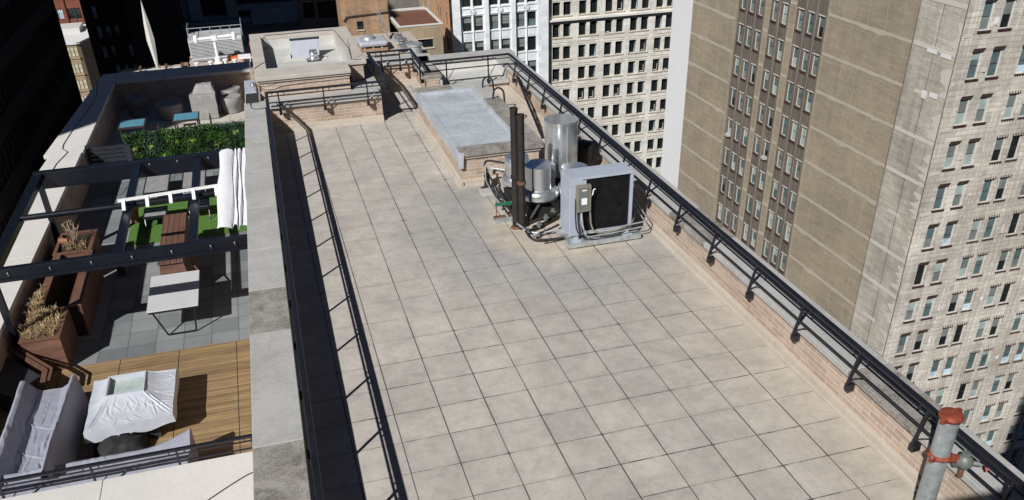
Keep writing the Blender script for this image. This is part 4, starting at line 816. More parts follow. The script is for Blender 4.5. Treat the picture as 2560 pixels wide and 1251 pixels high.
t = thing('bamboo_screen', 'bundle of yellow bamboo canes leaning beside the left rafter', 'screen', (-4.75, 11.6, ZT))
for k in range(4): g = MB(); g.tube([(-4.78+0.03*k, 10.9, ZT+0.55), (-4.72+0.03*k, 12.4, ZT+0.60+0.03*k)], 0.02, 7); g.build('cane', 'bamboo', t)
for y in (11.1, 12.1): g = MB(); g.box(-4.8, -4.62, y, y+0.05, ZT, ZT+0.56); g.build('stand', 'graphite', t)

# ---------------------------------------------------------------- terrace furniture
t = thing('dining_table', 'pale topped table on black sled legs in front of the brown bar cabinet', 'table', (-3.15, 8.3, ZT))
g = MB(); g.box(-3.72, -2.60, 7.47, 9.3, -2.81, -2.785); g.build('tabletop', 'tabletop', t, bevel=0.004)
g = MB(); g.box(-3.70, -2.62, 7.50, 7.54, -2.87, -2.81); g.box(-3.70, -2.62, 9.24, 9.28, -2.87, -2.81); g.box(-3.70, -3.66, 7.54, 9.24, -2.87, -2.81); g.box(-2.66, -2.62, 7.54, 9.24, -2.87, -2.81); g.build('apron', 'black', t)
for y in (7.55, 9.2):
    g = MB(); g.bar((-3.62, y, -2.85), (-3.40, y, -3.48), 0.04, 0.03); g.bar((-3.40, y, -3.48), (-2.78, y, -3.48), 0.04, 0.03); g.bar((-2.78, y, -3.48), (-2.70, y, -2.85), 0.04, 0.03); g.build('leg', 'black', t)
t = thing('bar_cabinet', 'long brown plank topped bar cabinet with flared ends', 'cabinet', (-3.2, 11, ZT))
g = MB(); g.hexa([(-3.58, 9.32, ZT), (-2.80, 9.32, ZT), (-2.86, 12.5, ZT), (-3.54, 12.5, ZT), (-3.50, 9.45, -2.56), (-2.95, 9.45, -2.56), (-2.92, 12.4, -2.56), (-3.48, 12.4, -2.56)]); g.build('body', 'composite_h', t)
g = MB()
for k in range(4): x = -3.53+0.15*k; g.box(x, x+0.142, 9.38, 12.5, -2.56, -2.53)
g.build('top', 'composite', t, bevel=0.003)
g = MB(); g.tube([(-2.82, 12.2, -2.80), (-2.78, 9.75, -2.80), (-2.62, 9.32, -2.82), (-2.60, 8.95, -2.84), (-2.64, 8.72, -2.86)], 0.022, 8); g.build('side_rail', 'composite', t, True)
g = MB(); g.box(-3.02, -2.99, 11.4, 11.55, -2.53, -2.52); g.build('hinge', 'rust', t)
def lounger(label, x0, x1, y0, y1, z, nslat, grp='slatted grey loungers on the turf'):
    t = thing('lounge_chair', label, 'lounger', ((x0+x1)/2, (y0+y1)/2, ZT), grp)
    g = MB(); g.box(x0-0.03, x0, y0-0.03, y1+0.03, z-0.06, z+0.01); g.box(x1, x1+0.03, y0-0.03, y1+0.03, z-0.06, z+0.01); g.box(x0, x1, y0-0.03, y0, z-0.06, z+0.01); g.box(x0, x1, y1, y1+0.03, z-0.06, z+0.01); g.build('frame', 'black', t)
    g = MB(); s_ = (y1-y0)/nslat
    for k in range(nslat): g.box(x0, x1, y0+s_*k, y0+s_*k+s_*0.62, z-0.02, z+0.005)
    g.box(x0, x1, y0, y1, z-0.05, z-0.045); g.build('slats', 'slat', t)
    for x in (x0, x1):
        g = MB(); g.tube([(x, y0+0.1, z-0.05), (x, y0-0.12, ZT+0.02), (x, y0+0.35, ZT+0.02), (x, y0+0.5, z-0.05)], 0.014, 6); g.build('leg', 'black', t)
lounger('slatted grey lounger left of the second rafter, seen beyond the roller', -4.40, -3.72, 15.9, 17.4, -3.1, 17)
lounger('slatted grey lounger partly under the second rafter', -3.28, -2.62, 15.9, 17.45, -3.1, 17)
lounger('small slatted footstool on the turf left of the brown cabinet', -4.27, -3.68, 13.95, 14.6, -3.1, 6)
lounger('small slatted footstool on the turf behind the brown cabinet', -3.05, -2.5, 14.2, 14.8, -3.1, 6)
t = thing('slatted_panel', 'low dark slatted gate between the outer wall and the green hedge', 'gate', (-5.6, 18.9, ZT))
g = MB()
for k in range(7): g.box(-6.15, -5.0, 18.88, 18.92, ZT+0.1+0.14*k, ZT+0.2+0.14*k)
g.build('slats', 'graphite', t); g = MB(); g.box(-6.25, -6.15, 18.82, 18.98, ZT, -2.38); g.box(-5.0, -4.9, 18.85, 18.95, ZT, -2.5); g.build('post', 'graphite', t)
# green wall
t = thing('hedge_wall', 'leafy green planted screen across the terrace with yellow spider plants', 'hedge', (-3.0, 19.7, ZT))
g = MB(); g.box(-5.1, -1.0, 19.72, 19.9, ZT, -2.42); g.build('frame', 'blackmatt', t)
g = MB(); rr = random.Random(11)
def leaf(mb, c, d, up, ln, wd, m):
    d = d.normalized(); s_ = d.cross(up).normalized()*wd*0.5; a = c; b = c+d*ln*0.5+up*0.01; e = c+d*ln
    mb.face([a, b-s_, e, b+s_], m)
for i in range(15000):
    x = rr.uniform(-5.15, -0.98); z = rr.uniform(ZT+0.02, -2.36); 
    clump = noise.noise(Vector((x*2.6, z*3.2, 4))); y = 19.72-max(0, 0.06+0.14*clump)*rr.uniform(0.3, 1.1)
    if z > -2.45: y = rr.uniform(19.6, 19.92)
    d = Vector((rr.uniform(-1, 1), rr.uniform(-1.3, -0.1), rr.uniform(-0.9, 0.8)))
    c2 = noise.noise(Vector((x*1.5+9, z*2, 1))); m = 0 if c2 > 0.12 else (2 if c2 < -0.25 else rr.choice((0, 1, 1)))
    if noise.noise(Vector((x*3.1, z*3.7, 9))) < -0.38: m = 1
    leaf(g, Vector((x, y, z)), d, Vector((0, -0.4, 1)).normalized(), rr.uniform(0.05, 0.11), rr.uniform(0.025, 0.05), m)
for x, z in ((-4.85, -2.82), (-4.35, -2.80), (-3.55, -2.74), (-3.0, -2.75), (-1.55, -2.62), (-2.2, -3.0), (-4.0, -3.15), (-1.2, -2.8)):
    for k in range(18):
        an = rr.uniform(0, 2*PI); leaf(g, Vector((x, 19.58, z)), Vector((math.cos(an), -0.5, math.sin(an)*0.9-0.2)), Vector((0.1, -0.6, 1)).normalized(), rr.uniform(0.08, 0.19), 0.013, 3)
g.build('foliage', ['leaf_a', 'leaf_b', 'leaf_c', 'leaf_d'], t)
# high tables with blue glass
def bar_table(label, x0, x1, y0, y1, z):
    t = thing('bar_table', label, 'table', ((x0+x1)/2, (y0+y1)/2, ZT), 'blue glass topped tables')
    g = MB(); g.box(x0, x1, y0, y1, z-0.015, z); g.build('tabletop', 'blue_top', t)
    g = MB(); g.box(x0-0.04, x1+0.04, y0-0.04, y0, z-0.06, z+0.005); g.box(x0-0.04, x1+0.04, y1, y1+0.04, z-0.06, z+0.005); g.box(x0-0.04, x0, y0, y1, z-0.06, z+0.005); g.box(x1, x1+0.04, y0, y1, z-0.06, z+0.005); g.build('frame', 'brown_metal', t)
    for x in (x0, x1-0.05):
        for y in (y0, y1-0.05): g = MB(); g.box(x, x+0.05, y, y+0.05, ZT, z-0.06); g.build('leg', 'brown_metal', t)
bar_table('table with a blue glass top in the shade at the left behind the hedge', -5.52, -4.70, 21.6, 22.45, -2.70)
bar_table('table with a blue glass top in the sun behind the middle of the hedge', -3.68, -2.84, 21.7, 22.55, -2.68)
def chair(label, x, y, rz):
    t = thing('chair', label, 'chair', (0, 0, 0), 'dark chairs by the blue glass tables')
    for p, q in ((-0.2, -0.2), (0.2, -0.2), (-0.2, 0.2), (0.2, 0.2)): g = MB(); g.box(p-0.02, p+0.02, q-0.02, q+0.02, 0, 0.44 if q < 0 else 0.85); g.build('leg', 'brown_metal', t)
    g = MB(); g.box(-0.22, 0.22, -0.22, 0.22, 0.44, 0.47); g.build('seat', 'brown_metal', t)
    g = MB(); g.box(-0.18, 0.18, 0.19, 0.21, 0.60, 0.66); g.box(-0.18, 0.18, 0.19, 0.21, 0.76, 0.84); g.build('backrest', 'brown_metal', t)
    t.location = (x, y, ZT); t.rotation_euler = (0, 0, rz); return t
chair('dark chair left of the sunlit blue table', -4.0, 21.4, R(90)); chair('dark chair pushed under the sunlit blue table', -3.1, 21.35, R(180)); chair('dark chair right of the sunlit blue table', -2.62, 21.9, R(-90))
# covered round tables, grill and sofa
def cover_round(label, c, r, h, mat, dish=0.02):
    t = thing('covered_table', label, 'covered table', (c[0], c[1], ZT), 'round tables under grey covers')
    g = MB(); g.lathe((c[0], c[1], ZT), [(r*0.86, 0.02), (r*0.9, h*0.45), (r, h*0.55), (r*1.02, h*0.95), (r*0.97, h), (r*0.6, h-dish), (0, h-dish*1.4)], 40); wrinkle(g, 0.014, 4, c[0]); g.build('cover', mat, t, True)
    g = MB(); g.lathe((c[0], c[1], ZT), [(r*0.5, 0), (r*0.5, 0.05)], 20); g.build('base', 'graphite', t, True); return t
cover_round('round grey covered table half in shade beside the sunlit blue table', (-4.05, 25.0), 0.52, 0.6, 'cover_mid', 0.05)
cover_round('round dark covered table deep in the shade at the far left corner', (-5.3, 25.9), 0.42, 0.72, 'cover_dark', 0.02)
cover_round('nearer of the two stacked looking round covered tables by the far wall', (-1.72, 25.0), 0.43, 0.62, 'cover_mid')
cover_round('farther of the two round covered tables by the far wall', (-1.70, 26.2), 0.42, 0.62, 'cover_mid')
t = thing('covered_grill', 'tall barbecue under a wrinkled grey cover near the far wall', 'covered grill', (-2.7, 24.8, ZT))
g = MB(); secs = []
for i in range(25):
    f = i/24; x = -3.18+0.95*f; bump = min(1, max(0, (f-0.10)/0.22))*min(1, max(0, (1-f)/0.06)); h = 0.93+0.33*bump
    prof_ = [(x, 24.22, ZT+0.02), (x, 24.25, ZT+0.5), (x, 24.28, ZT+0.92), (x, 24.55, ZT+0.95), (x, 24.66, ZT+h-0.03), (x, 24.9, ZT+h), (x, 25.15, ZT+h-0.15), (x, 25.25, ZT+0.02)]
    secs.append(resample(prof_, 44))
loft(secs, 0, g); g.face(secs[0]); g.face(secs[-1]); wrinkle(g, 0.018, 3.2, 5); folds(g, 0.02, 4); g.build('cover', 'cover_mid', t, True)
g = MB(); g.box(-3.05, -2.3, 24.35, 25.1, ZT, ZT+0.1); g.build('base', 'graphite', t)
t = thing('covered_sofa', 'big corner sofa under loose lilac grey covers behind the near railing', 'sofa', (-5.2, 3.5, ZT))
def mgrid(f0, n): return [f0(i/(n-1)) for i in range(n)]
def sofa_sec(y, k):
    zz = lambda a, b: a+(b-a)*k
    return [(-6.03, y, -3.46), (-6.0, y, -3.0), (-5.95, y, -2.76), (-5.90, y, -2.73), (-5.84, y, -2.76), (-5.70, y, -2.98), (-5.60, y, -3.04), (-5.25, y, -3.05), (-5.12, y, -2.98), (-5.02, y, -2.80+0.16*k), (-4.98, y, -2.77+0.18*k), (-4.94, y, -2.80+0.16*k), (-4.90, y, -3.1), (-4.86, y, -3.46)]
secs = [resample([(x, y+(-0.05 if i == 0 else 0), max(-3.47, z-(0.03 if i in (0,) else 0))) for x, y, z in sofa_sec(y, min(1, max(0, (5.2-y)/2.4)))], 150) for i, y in enumerate([5.30-0.03*j for j in range(112)])]
g = loft(secs); g.face(secs[0])
wrinkle(g, 0.016, 1.5, 1); folds(g, 0.008, 3)
rq = random.Random(31); sg_ = [(-5.62, 5.2, -5.66, 4.15), (-5.42, 5.0, -5.46, 3.95), (-5.22, 4.7, -5.24, 3.9)]
creases(g, sg_, 0.012, 0.014, -3.2); creases(g, [(-5.93, 4.25, -5.02, 3.72), (-5.93, 3.35, -5.0, 2.82)], 0.014, 0.016)
creases(g, [(x, y, x+rq.uniform(-.12, .12), y+rq.uniform(.18, .55)) for x, y in [(rq.uniform(-5.9, -4.9), rq.uniform(2.2, 4.0)) for _ in range(34)]], 0.022, 0.011); g.build('long_cover', 'cover', t, True)
def sofa2(x):
    e = max(0, (x+3.6)/1.0); e = e*e
    return [(x, 2.68+0.1*e, -3.46), (x, 2.62+0.12*e, -3.1), (x, 2.50+0.22*e, -2.92+0.14*e), (x, 2.40+0.2*e, -2.86+0.13*e), (x, 2.2, -2.90+0.12*e), (x, 2.0, -2.88+0.1*e), (x, 1.85, -2.72+0.02*e), (x, 1.60, -2.66), (x, 1.42, -2.70), (x, 1.30, -3.2), (x, 1.28, -3.46)]
secs = [resample(sofa2(-6.05+3.40*i/120), 90) for i in range(121)]
g = loft(secs); g.face(secs[-1]); g.face(secs[0]); wrinkle(g, 0.016, 1.6, 7); folds(g, 0.008, 2)
creases(g, [(x, y, x+rq.uniform(-.45, .45), y+rq.uniform(.1, .5)) for x, y in [(rq.uniform(-6, -2.8), rq.uniform(1.3, 2.4)) for _ in range(46)]], 0.02, 0.010); g.build('short_cover', 'cover', t, True)
t = thing('fire_table', 'square fire table under a pale cover with a framed glass top', 'fire table', (-3.8, 4.2, ZT))
def ft(u, v):                               # polar-like grid: u round the square, v from the glass rim out and down
    a_ = u*4; k = int(min(3, a_)); f = a_-k
    sq = [((-4.27, 4.95), (-3.57, 4.95)), ((-3.57, 4.95), (-3.57, 4.25)), ((-3.57, 4.25), (-4.27, 4.25)), ((-4.27, 4.25), (-4.27, 4.95))][k]
    so_ = [((-4.60, 5.12), (-3.02, 5.08)), ((-3.02, 5.08), (-3.03, 3.48)), ((-3.03, 3.48), (-4.60, 3.34)), ((-4.60, 3.34), (-4.60, 5.12))][k]
    ax, ay = sq[0][0]+(sq[1][0]-sq[0][0])*f, sq[0][1]+(sq[1][1]-sq[0][1])*f; bx, by = so_[0][0]+(so_[1][0]-so_[0][0])*f, so_[0][1]+(so_[1][1]-so_[0][1])*f
    if v < 0.7: q = v/0.7; z = -2.80-0.13*q-0.04*math.sin(q*PI); return Vector((ax+(bx-ax)*q, ay+(by-ay)*q, z))
    q = (v-0.7)/0.3; return Vector((bx+(bx+3.8)*0.02*q, by+(by-4.2)*0.02*q, -2.93-0.22*q-0.04*q*math.sin(u*46)))
g = MB(); g.grid(300, 60, ft); wrinkle(g, 0.014, 2.2, 2); folds(g, 0.006, 6)
sg_ = [(-4.25, 4.26, -4.58, 3.36), (-4.22, 4.24, -4.50, 3.36), (-3.58, 4.26, -3.06, 3.52), (-3.55, 4.30, -3.03, 3.60), (-3.57, 4.95, -3.05, 5.08)]
creases(g, sg_, 0.018, 0.018); sg_ = []
for _ in range(26): x = rq.uniform(-4.3, -3.2); y = rq.uniform(3.35, 3.9); sg_.append((x, y, x+rq.uniform(-.22, .10), y+rq.uniform(.12, .5)))
for _ in range(22): x = rq.uniform(-3.5, -3.05); y = rq.uniform(3.8, 4.9); sg_.append((x, y, x+rq.uniform(.1, .4), y+rq.uniform(-.2, .2)))
creases(g, sg_, 0.02, 0.008); g.build('cover', 'cover_light', t, True)
g = MB()
for x0, x1, y0, y1 in ((-4.28, -3.56, 4.93, 4.96), (-4.28, -3.56, 4.24, 4.27), (-4.28, -4.25, 4.27, 4.93), (-3.59, -3.56, 4.27, 4.93)): g.box(x0, x1, y0, y1, -2.95, -2.775)
g.build('glass_frame', 'cover_light', t); g = MB(); g.box(-4.25, -3.59, 4.27, 4.93, -2.90, -2.88); g.build('glass', 'glass_top', t)
g = MB(); g.box(-4.35, -3.35, 3.6, 4.9, ZT, -3.08); g.build('body', 'graphite', t)
t = thing('gas_tank_cover', 'black crumpled bag between the fire table and the sofa', 'bag', (-4.0, 3.2, ZT))
g = MB(); g.grid(24, 16, lambda u, v: (-4.55+1.0*u, 3.0+0.62*v, ZT+0.02+0.36*math.sin(u*PI)**0.4*math.sin(v*PI)**0.5)); wrinkle(g, 0.05, 5); g.build('bag', 'blackmatt', t, True)
for x in (-4.2, -4.02, -3.8): g = MB(); g.lathe((x, 3.35, ZT+0.38), [(0.02, 0), (0.02, 0.02), (0, 0.025)], 8); g.build('stud', 'steel', t)
for k, (x, y, lab) in enumerate(((-4.75, 5.9, 'dark stain on the wood deck near the brown planter'), (-2.15, 4.35, 'dark stain on the wood deck right of the fire table'))): pass
# seams of the deck panels
g = MB()
for x in (-5.6, -4.38, -3.14, -1.90): g.box(x-0.006, x+0.006, 1.2, 6.80, -3.499, -3.4965)
struct(g.build('deck_seams', 'blackmatt'))

# ---------------------------------------------------------------- facades with real openings
def facade(mb, kind, c, u0, u1, z0, z1, ops, depth=0.25, matf=None, extra_u=(), mrev=0):
    T = {'S': lambda u, d, z: (u, c+d, z), 'W': lambda u, d, z: (c+d, u, z), 'E': lambda u, d, z: (c-d, u, z)}[kind]
    us = sorted({u0, u1, *[v for o in ops for v in o[:2]], *extra_u}); zs = sorted({z0, z1, *[v for o in ops for v in o[2:]]})
    us = [v for v in us if u0 <= v <= u1]; zs = [v for v in zs if z0 <= v <= z1]
    S = set()
    for o in ops:
        for i in range(len(us)-1):
            if o[0]-1e-6 <= us[i] and us[i+1] <= o[1]+1e-6:
                for j in range(len(zs)-1):
                    if o[2]-1e-6 <= zs[j] and zs[j+1] <= o[3]+1e-6: S.add((i, j))
    for i in range(len(us)-1):
        for j in range(len(zs)-1):
            if (i, j) in S: continue
            m = matf((us[i]+us[i+1])/2, (zs[j]+zs[j+1])/2) if matf else 0
            mb.face([T(us[i], 0, zs[j]), T(us[i+1], 0, zs[j]), T(us[i+1], 0, zs[j+1]), T(us[i], 0, zs[j+1])], m)
    for a_, b_, p, q in ops:
        for A, B in (((a_, p), (b_, p)), ((b_, p), (b_, q)), ((b_, q), (a_, q)), ((a_, q), (a_, p))):
            mb.face([T(A[0], 0, A[1]), T(B[0], 0, B[1]), T(B[0], depth, B[1]), T(A[0], depth, A[1])], mrev)
def mesh_of(mb, name, mats):
    o = mb.build(name, mats); me = o.data; bpy.data.objects.remove(o); return me
def win_frame(w_, h, fm, style, inset=0.12):
    g = MB(); t_ = 0.05 if style != 'cream' else 0.045; y0, y1 = inset, inset+0.06
    g.box(-w_/2, -w_/2+t_, y0, y1, 0, h); g.box(w_/2-t_, w_/2, y0, y1, 0, h); g.box(-w_/2+t_, w_/2-t_, y0, y1, 0, t_); g.box(-w_/2+t_, w_/2-t_, y0, y1, h-t_, h)
    if style in ('tower', 'brick', 'white'): g.box(-w_/2+t_, w_/2-t_, y0+0.01, y1, h*0.48, h*0.48+0.05, 1 if style in ('tower', 'brick') else 0)
    if style == 'tower':
        g.box(-w_/2-0.10, w_/2+0.10, -0.08, inset, -0.09, -0.002, 1)
        for k in range(5): x = -w_/2-0.02+k*(w_+0.04)/4; g.box(x-0.03, x+0.03, -0.06, -0.001, -0.20, -0.09, 1)
        g.box(-w_/2-0.08, w_/2+0.08, -0.04, -0.001, h+0.01, h+0.06, 1)
        for k in range(5): x = -w_/2-0.02+k*(w_+0.04)/4; g.box(x-0.022, x+0.022, -0.05, -0.001, h+0.06, h+0.24, 1)
        g.box(w_/2-0.16, w_/2-t_, y0-0.04, y0, 0.05, h-0.05)  # white strip on one jamb imitates the sunlit reveal
    if style == 'towerbar':
        g.box(-w_/2+t_, w_/2-t_, y0+0.01, y1, h*0.48, h*0.48+0.05, 1)
        g.box(-w_/2-0.10, w_/2+0.12, -0.10, inset, -0.10, -0.002, 1); g.box(-w_/2-0.08, w_/2+0.10, -0.06, -0.001, -0.20, -0.13, 1)
        for k in range(3): g.box(-w_/2-0.06+0.05*k, w_/2+0.02+0.05*k, -0.05, -0.001, h+0.04+0.10*k, h+0.09+0.10*k, 1)
        g.box(w_/2-0.17, w_/2-t_, y0-0.04, y0, 0.05, h-0.05)  # sunlit side of the reveal, put in as a white strip
    if style == 'brick':
        g.box(-w_/2-0.08, w_/2+0.08, -0.10, inset, -0.10, -0.002, 1)
        for k in range(4): x = -w_/2+0.06+k*(w_-0.12)/3; g.box(x-0.04, x+0.04, -0.09, -0.001, -0.24, -0.10, 1)
        g.box(-w_/2-0.06, w_/2+0.06, -0.06, -0.001, h+0.01, h+0.10, 2)
        g.box(-w_/2+t_, -w_/2+0.14, y0-0.05, y0, 0.05, h-0.05)  # sunlit reveal again as a white strip, on the other jamb
    return g
def pane(w_, h, ups, inset=0.16):
    g = MB(); t_ = 0.04; n = len(ups)
    for i, (f0, f1, m, off) in enumerate(ups): g.box(-w_/2+t_, w_/2-t_, inset-off, inset+0.03, t_+(h-2*t_)*f0, t_+(h-2*t_)*f1, m)
    return g
PM = ['g_dark', 'g_teal', 'g_blind', 'g_blind2', 'g_sky', 'g_cream', 'frame_white']
CAMI = cam.matrix_world.inverted()
def seen(p):
    q = CAMI @ Vector(p)
    if q.z > -1: return None
    return (0.5+30.286/36*q.x/-q.z, 0.5*500/1024+0.0-30.286/36*q.y/-q.z+0.0891, -q.z)     # u 0..1, v 0..0.488 from the top
def windows(parent, frame_me, pane_mes, fmats, items, rz, limit=96, seed=1, name='window', extra=None, group=None):
    """items: (x, y, z) world of sill centre. The ones that show largest become parts, the rest one stuff part."""
    rn = random.Random(seed); o3 = ORG[parent.name]; vis = []; rest = []
    for p in items:
        s_ = seen(p); pm = rn.choice(pane_mes)
        ok = s_ and -0.02 < s_[0] < 1.02 and -0.03 < s_[1] < 0.50 and not (p[0] > 40 and s_[1] > 0.05+(s_[0]-0.492)*0.8423+0.015)
        (vis if ok else rest).append((s_[2] if s_ else 9e9, p, pm))
    vis.sort(key=lambda q: q[0]); rest = vis[limit:]+rest; vis = vis[:limit]
    for _, p, pm in vis:
        wo = bpy.data.objects.new(name, frame_me); COL.objects.link(wo); wo.parent = parent; wo.location = (p[0]-o3[0], p[1]-o3[1], p[2]-o3[2]); wo.rotation_euler = (0, 0, rz)
        po = bpy.data.objects.new('pane', pm); COL.objects.link(po); po.parent = wo
    if rest:
        g = MB(); cr, sr = math.cos(rz), math.sin(rz); nf = len(fmats)
        for _, p, pm in rest:
            for me, off in ((frame_me, 0), (pm, nf)):
                b = len(g.v); g.v += [(p[0]+v.co.x*cr-v.co.y*sr, p[1]+v.co.x*sr+v.co.y*cr, p[2]+v.co.z) for v in me.vertices]
                for f in me.polygons: g.f.append(tuple(b+i for i in f.vertices)); g.m.append(f.material_index+off)
        o = g.build('window', list(fmats)+PM, parent); o['kind'] = 'stuff'

# ---------------------------------------------------------------- the tall corner tower on the right
TX, TY = 50.38, 43.75
t = thing('brick_tower', 'tall soot stained brick tower on the right, patched bands between its floors', 'tower', (TX+8, TY+20, GZ))
g = MB(); g.box(TX+0.6, TX+28, TY+0.6, 92.4, GZ, 8); g.build('core', 'body_dark', t)
cols = [75.72, 73.95, 72.16, 69.48, 67.66, 64.9, 63.12, 61.42]; rowsW = [-10.75-3.5*k for k in range(13)]
ops = [(y-0.46, y+0.46, z-1.95, z) for y in cols for z in rowsW]
def mw(u, z):
    if u > 87.3: return 3
    if u < 48.85: return 2
    if 60.3 < u < 77.0:
        for a_, b_ in ((71.35, 76.6), (66.9, 70.25), (60.7, 65.65)):
            if a_ < u < b_: return 1
    return 0
g = MB(); facade(g, 'W', TX, TY, 92.7, GZ, 8, ops, 0.3, mw, (48.85, 60.3, 60.7, 65.65, 66.9, 70.25, 71.35, 76.6, 77.0, 87.3), 1); g.build('wall', ['tower_brick', 'tower_dark', 'tower_strip', 'whitewash'], t)
rowsS = [-2.95-3.63*k for k in range(16)]; colsS = [(52.25, 1.03), (54.12, 1.06), (56.87, 1.0), (58.45, 1.0), (61.02, 1.0), (62.55, 1.0), (65.15, 1.0), (66.75, 1.0), (69.4, 1.0), (71.0, 1.0)]
opsS = [(x-0.5, x+0.5, z-2.03, z) for x, _ in colsS for z in rowsS]
g = MB(); facade(g, 'S', TY, TX, TX+28, GZ, 8, opsS, 0.3); g.build('wall', 'terra_grey', t)
fb = mesh_of(win_frame(0.92, 1.95, 0, 'brick'), 'window', ['frame_brown', 'lintel', 'patch_grey'])
fb = mesh_of(win_frame(0.92, 1.95, 0, 'brick'), 'window', ['frame_white', 'lintel', 'patch_grey'])
V1 = [((0, .48, 1, 0), (.48, 1, 1, .02)), ((0, .48, 2, 0), (.48, 1, 1, .02)), ((0, .48, 3, 0), (.48, 1, 1, .02)), ((0, .48, 1, 0), (.48, 1, 3, .02)), ((0, .48, 2, 0), (.48, 1, 2, .02)), ((0, .48, 1, 0), (.48, 1, 2, .02)), ((0, .48, 3, 0), (.48, .7, 1, .02), (.7, 1, 3, .02)), ((0, .48, 0, 0), (.48, 1, 1, .02))]
pw = [mesh_of(pane(0.92, 1.95, v), 'pane', PM) for v in V1]
windows(t, fb, pw, ['frame_white', 'lintel', 'patch_grey'], [(TX, y, z-1.95) for y in cols for z in rowsW], R(-90), 46, 3)
fs = mesh_of(win_frame(1.0, 2.03, 0, 'tower'), 'window', ['frame_white', 'lintel'])
V2 = [((0, .48, 1, 0), (.48, 1, 1, .02)), ((0, .48, 3, 0), (.48, 1, 2, .02)), ((0, .48, 2, 0), (.48, 1, 3, .02)), ((0, .48, 0, 0), (.48, 1, 3, .02)), ((0, .48, 1, 0), (.48, .72, 1, .02), (.72, 1, 2, .02)), ((0, .48, 3, 0), (.48, 1, 1, .02)), ((0, .3, 4, 0), (.3, .48, 1, 0), (.48, 1, 1, .02)), ((0, .48, 0, 0), (.48, 1, 0, .02))]
ps_ = [mesh_of(pane(1.0, 2.03, v), 'pane', PM) for v in V2]
windows(t, fs, ps_, ['frame_white', 'lintel'], [(x, TY, z-2.03) for x, _ in colsS[2:] for z in rowsS], 0, 36, 8)
fs2 = mesh_of(win_frame(1.0, 2.03, 0, 'towerbar'), 'window', ['frame_white', 'lintel'])
windows(t, fs2, ps_, ['frame_white', 'lintel'], [(x, TY, z-2.03) for x, _ in colsS[:2] for z in rowsS], 0, 18, 9)
rr = random.Random(21)
for zt in [-10.2-3.5*k for k in range(-3, 11)]:      # mended bands at every floor, each a part
    g = MB(); yy = 48.9
    def strip(y0, y1, zc, hb):
        n = max(3, int((y1-y0)/0.45)); P = []
        for i in range(n+1):
            y = y0+(y1-y0)*i/n; j = 0.07*noise.noise(Vector((y*3.3, zc, 2)))+ (0.16*max(0, noise.noise(Vector((y*0.5, zc*1.7, 7)))-0.28)*4)
            P.append((y, zc-hb*0.5-max(-0.06, j), zc+hb*0.5+0.04*noise.noise(Vector((y*2, zc, 5)))))
        for i in range(n):
            a0, b0, c0 = P[i]; a1, b1, c1 = P[i+1]; g.face([(TX-0.025, a0, b0), (TX-0.025, a1, b1), (TX-0.025, a1, c1), (TX-0.025, a0, c0)]); g.face([(TX-0.025, a0, b0), (TX-0.025, a1, b1), (TX, a1, b1), (TX, a0, b0)]); g.face([(TX-0.025, a0, c0), (TX-0.025, a1, c1), (TX, a1, c1), (TX, a0, c0)])
    for q0, q1, dz_, hb_ in ((48.9, 60.4, 0.2, 0.26), (77.0, 87.25, 0.25, 0.26), (65.7, 66.85, 0.22, 0.3), (70.3, 71.3, 0.22, 0.28)): g = MB(); strip(q0, q1, zt-dz_, hb_); g.build('mended_band', 'mortar_patch', t)
g = MB()
for y0 in (83.5, 80.2, 78.6, 57.3, 55.0, 52.6, 50.6):
    for zt in [-10.2-3.5*k for k in range(-3, 11)]:
        if rr.random() < 0.35: continue
        y = y0+rr.uniform(-.2, .2); z = zt-0.35; zb_ = zt-3.5-0.1; pts = []
        n = 7
        for i in range(n+1): pts.append((y+0.25*noise.noise(Vector((y0, z*0.7+(zb_-z)*i/n*0.9, 3))), z+(zb_-z)*i/n))
        for i in range(n): a0, b0 = pts[i]; a1, b1 = pts[i+1]; g.face([(TX-0.012, a0-.022, b0), (TX-0.012, a0+.022, b0), (TX-0.012, a1+.022, b1), (TX-0.012, a1-.022, b1)])
for y0 in (60.45, 77.1, 65.75, 66.8, 70.35, 71.25, 74.85, 73.05, 68.57, 64.0, 62.27): g.box(TX-0.012, TX, y0-.02, y0+.02, GZ, 8)
crk = g.build('mortar_cracks', 'mortar_patch', t); crk['kind'] = 'stuff'
g = MB(); g.box(TX-0.02, TX, 46.2, 46.26, GZ, 8); g.box(TX-0.03, TX, 48.82, 48.9, GZ, 8); g.box(TX-0.03, TX, TY+0.02, TY+0.1, GZ, 8); g.build('joint_line', 'tower_dark', t)
PT = []
for k in range(-2, 12):                                  # pale patches on the strip and the front wall
    z = -10.35-3.5*k; PT.append(('W', 43.95, 48.7, z-.16, z+.14, 'patch_grey')) if k % 3 != 1 else PT.append(('W', 45.9, 47.4, z-.16, z+.14, 'patch_grey'))
PT += [('W', 44.8, 45.6, -13.9, -13.55, 'patch_white'), ('W', 45.9, 47.0, -10.7, -10.4, 'patch_white'), ('W', 44.3, 45.4, -10.75, -10.45, 'patch_white'), ('W', 46.0, 46.5, -14.2, -13.6, 'patch_white')]
for k in range(14): z = -8.9-3.63*k; x = rr.uniform(50.7, 51.6); PT.append(('S', 50.6, x, z-.12, z+.12, 'patch_grey'))
for k in range(46):
    z = -4-3.63*rr.randrange(1, 13)+rr.uniform(-.5, .2); x = rr.choice((55.4, 55.6, 57.65, 59.7, 59.9, 61.8, 63.9, 64.1, 67.8, 53.18)); w_ = rr.uniform(.2, .4) if x in (57.65, 61.8, 53.18) else rr.uniform(.35, .8); h_ = rr.uniform(.15, .5); PT.append(('S', x-w_/2, x+w_/2, z-h_/2, z+h_/2, rr.choice(('patch_grey', 'patch_grey', 'patch_grey', 'patch_white'))))
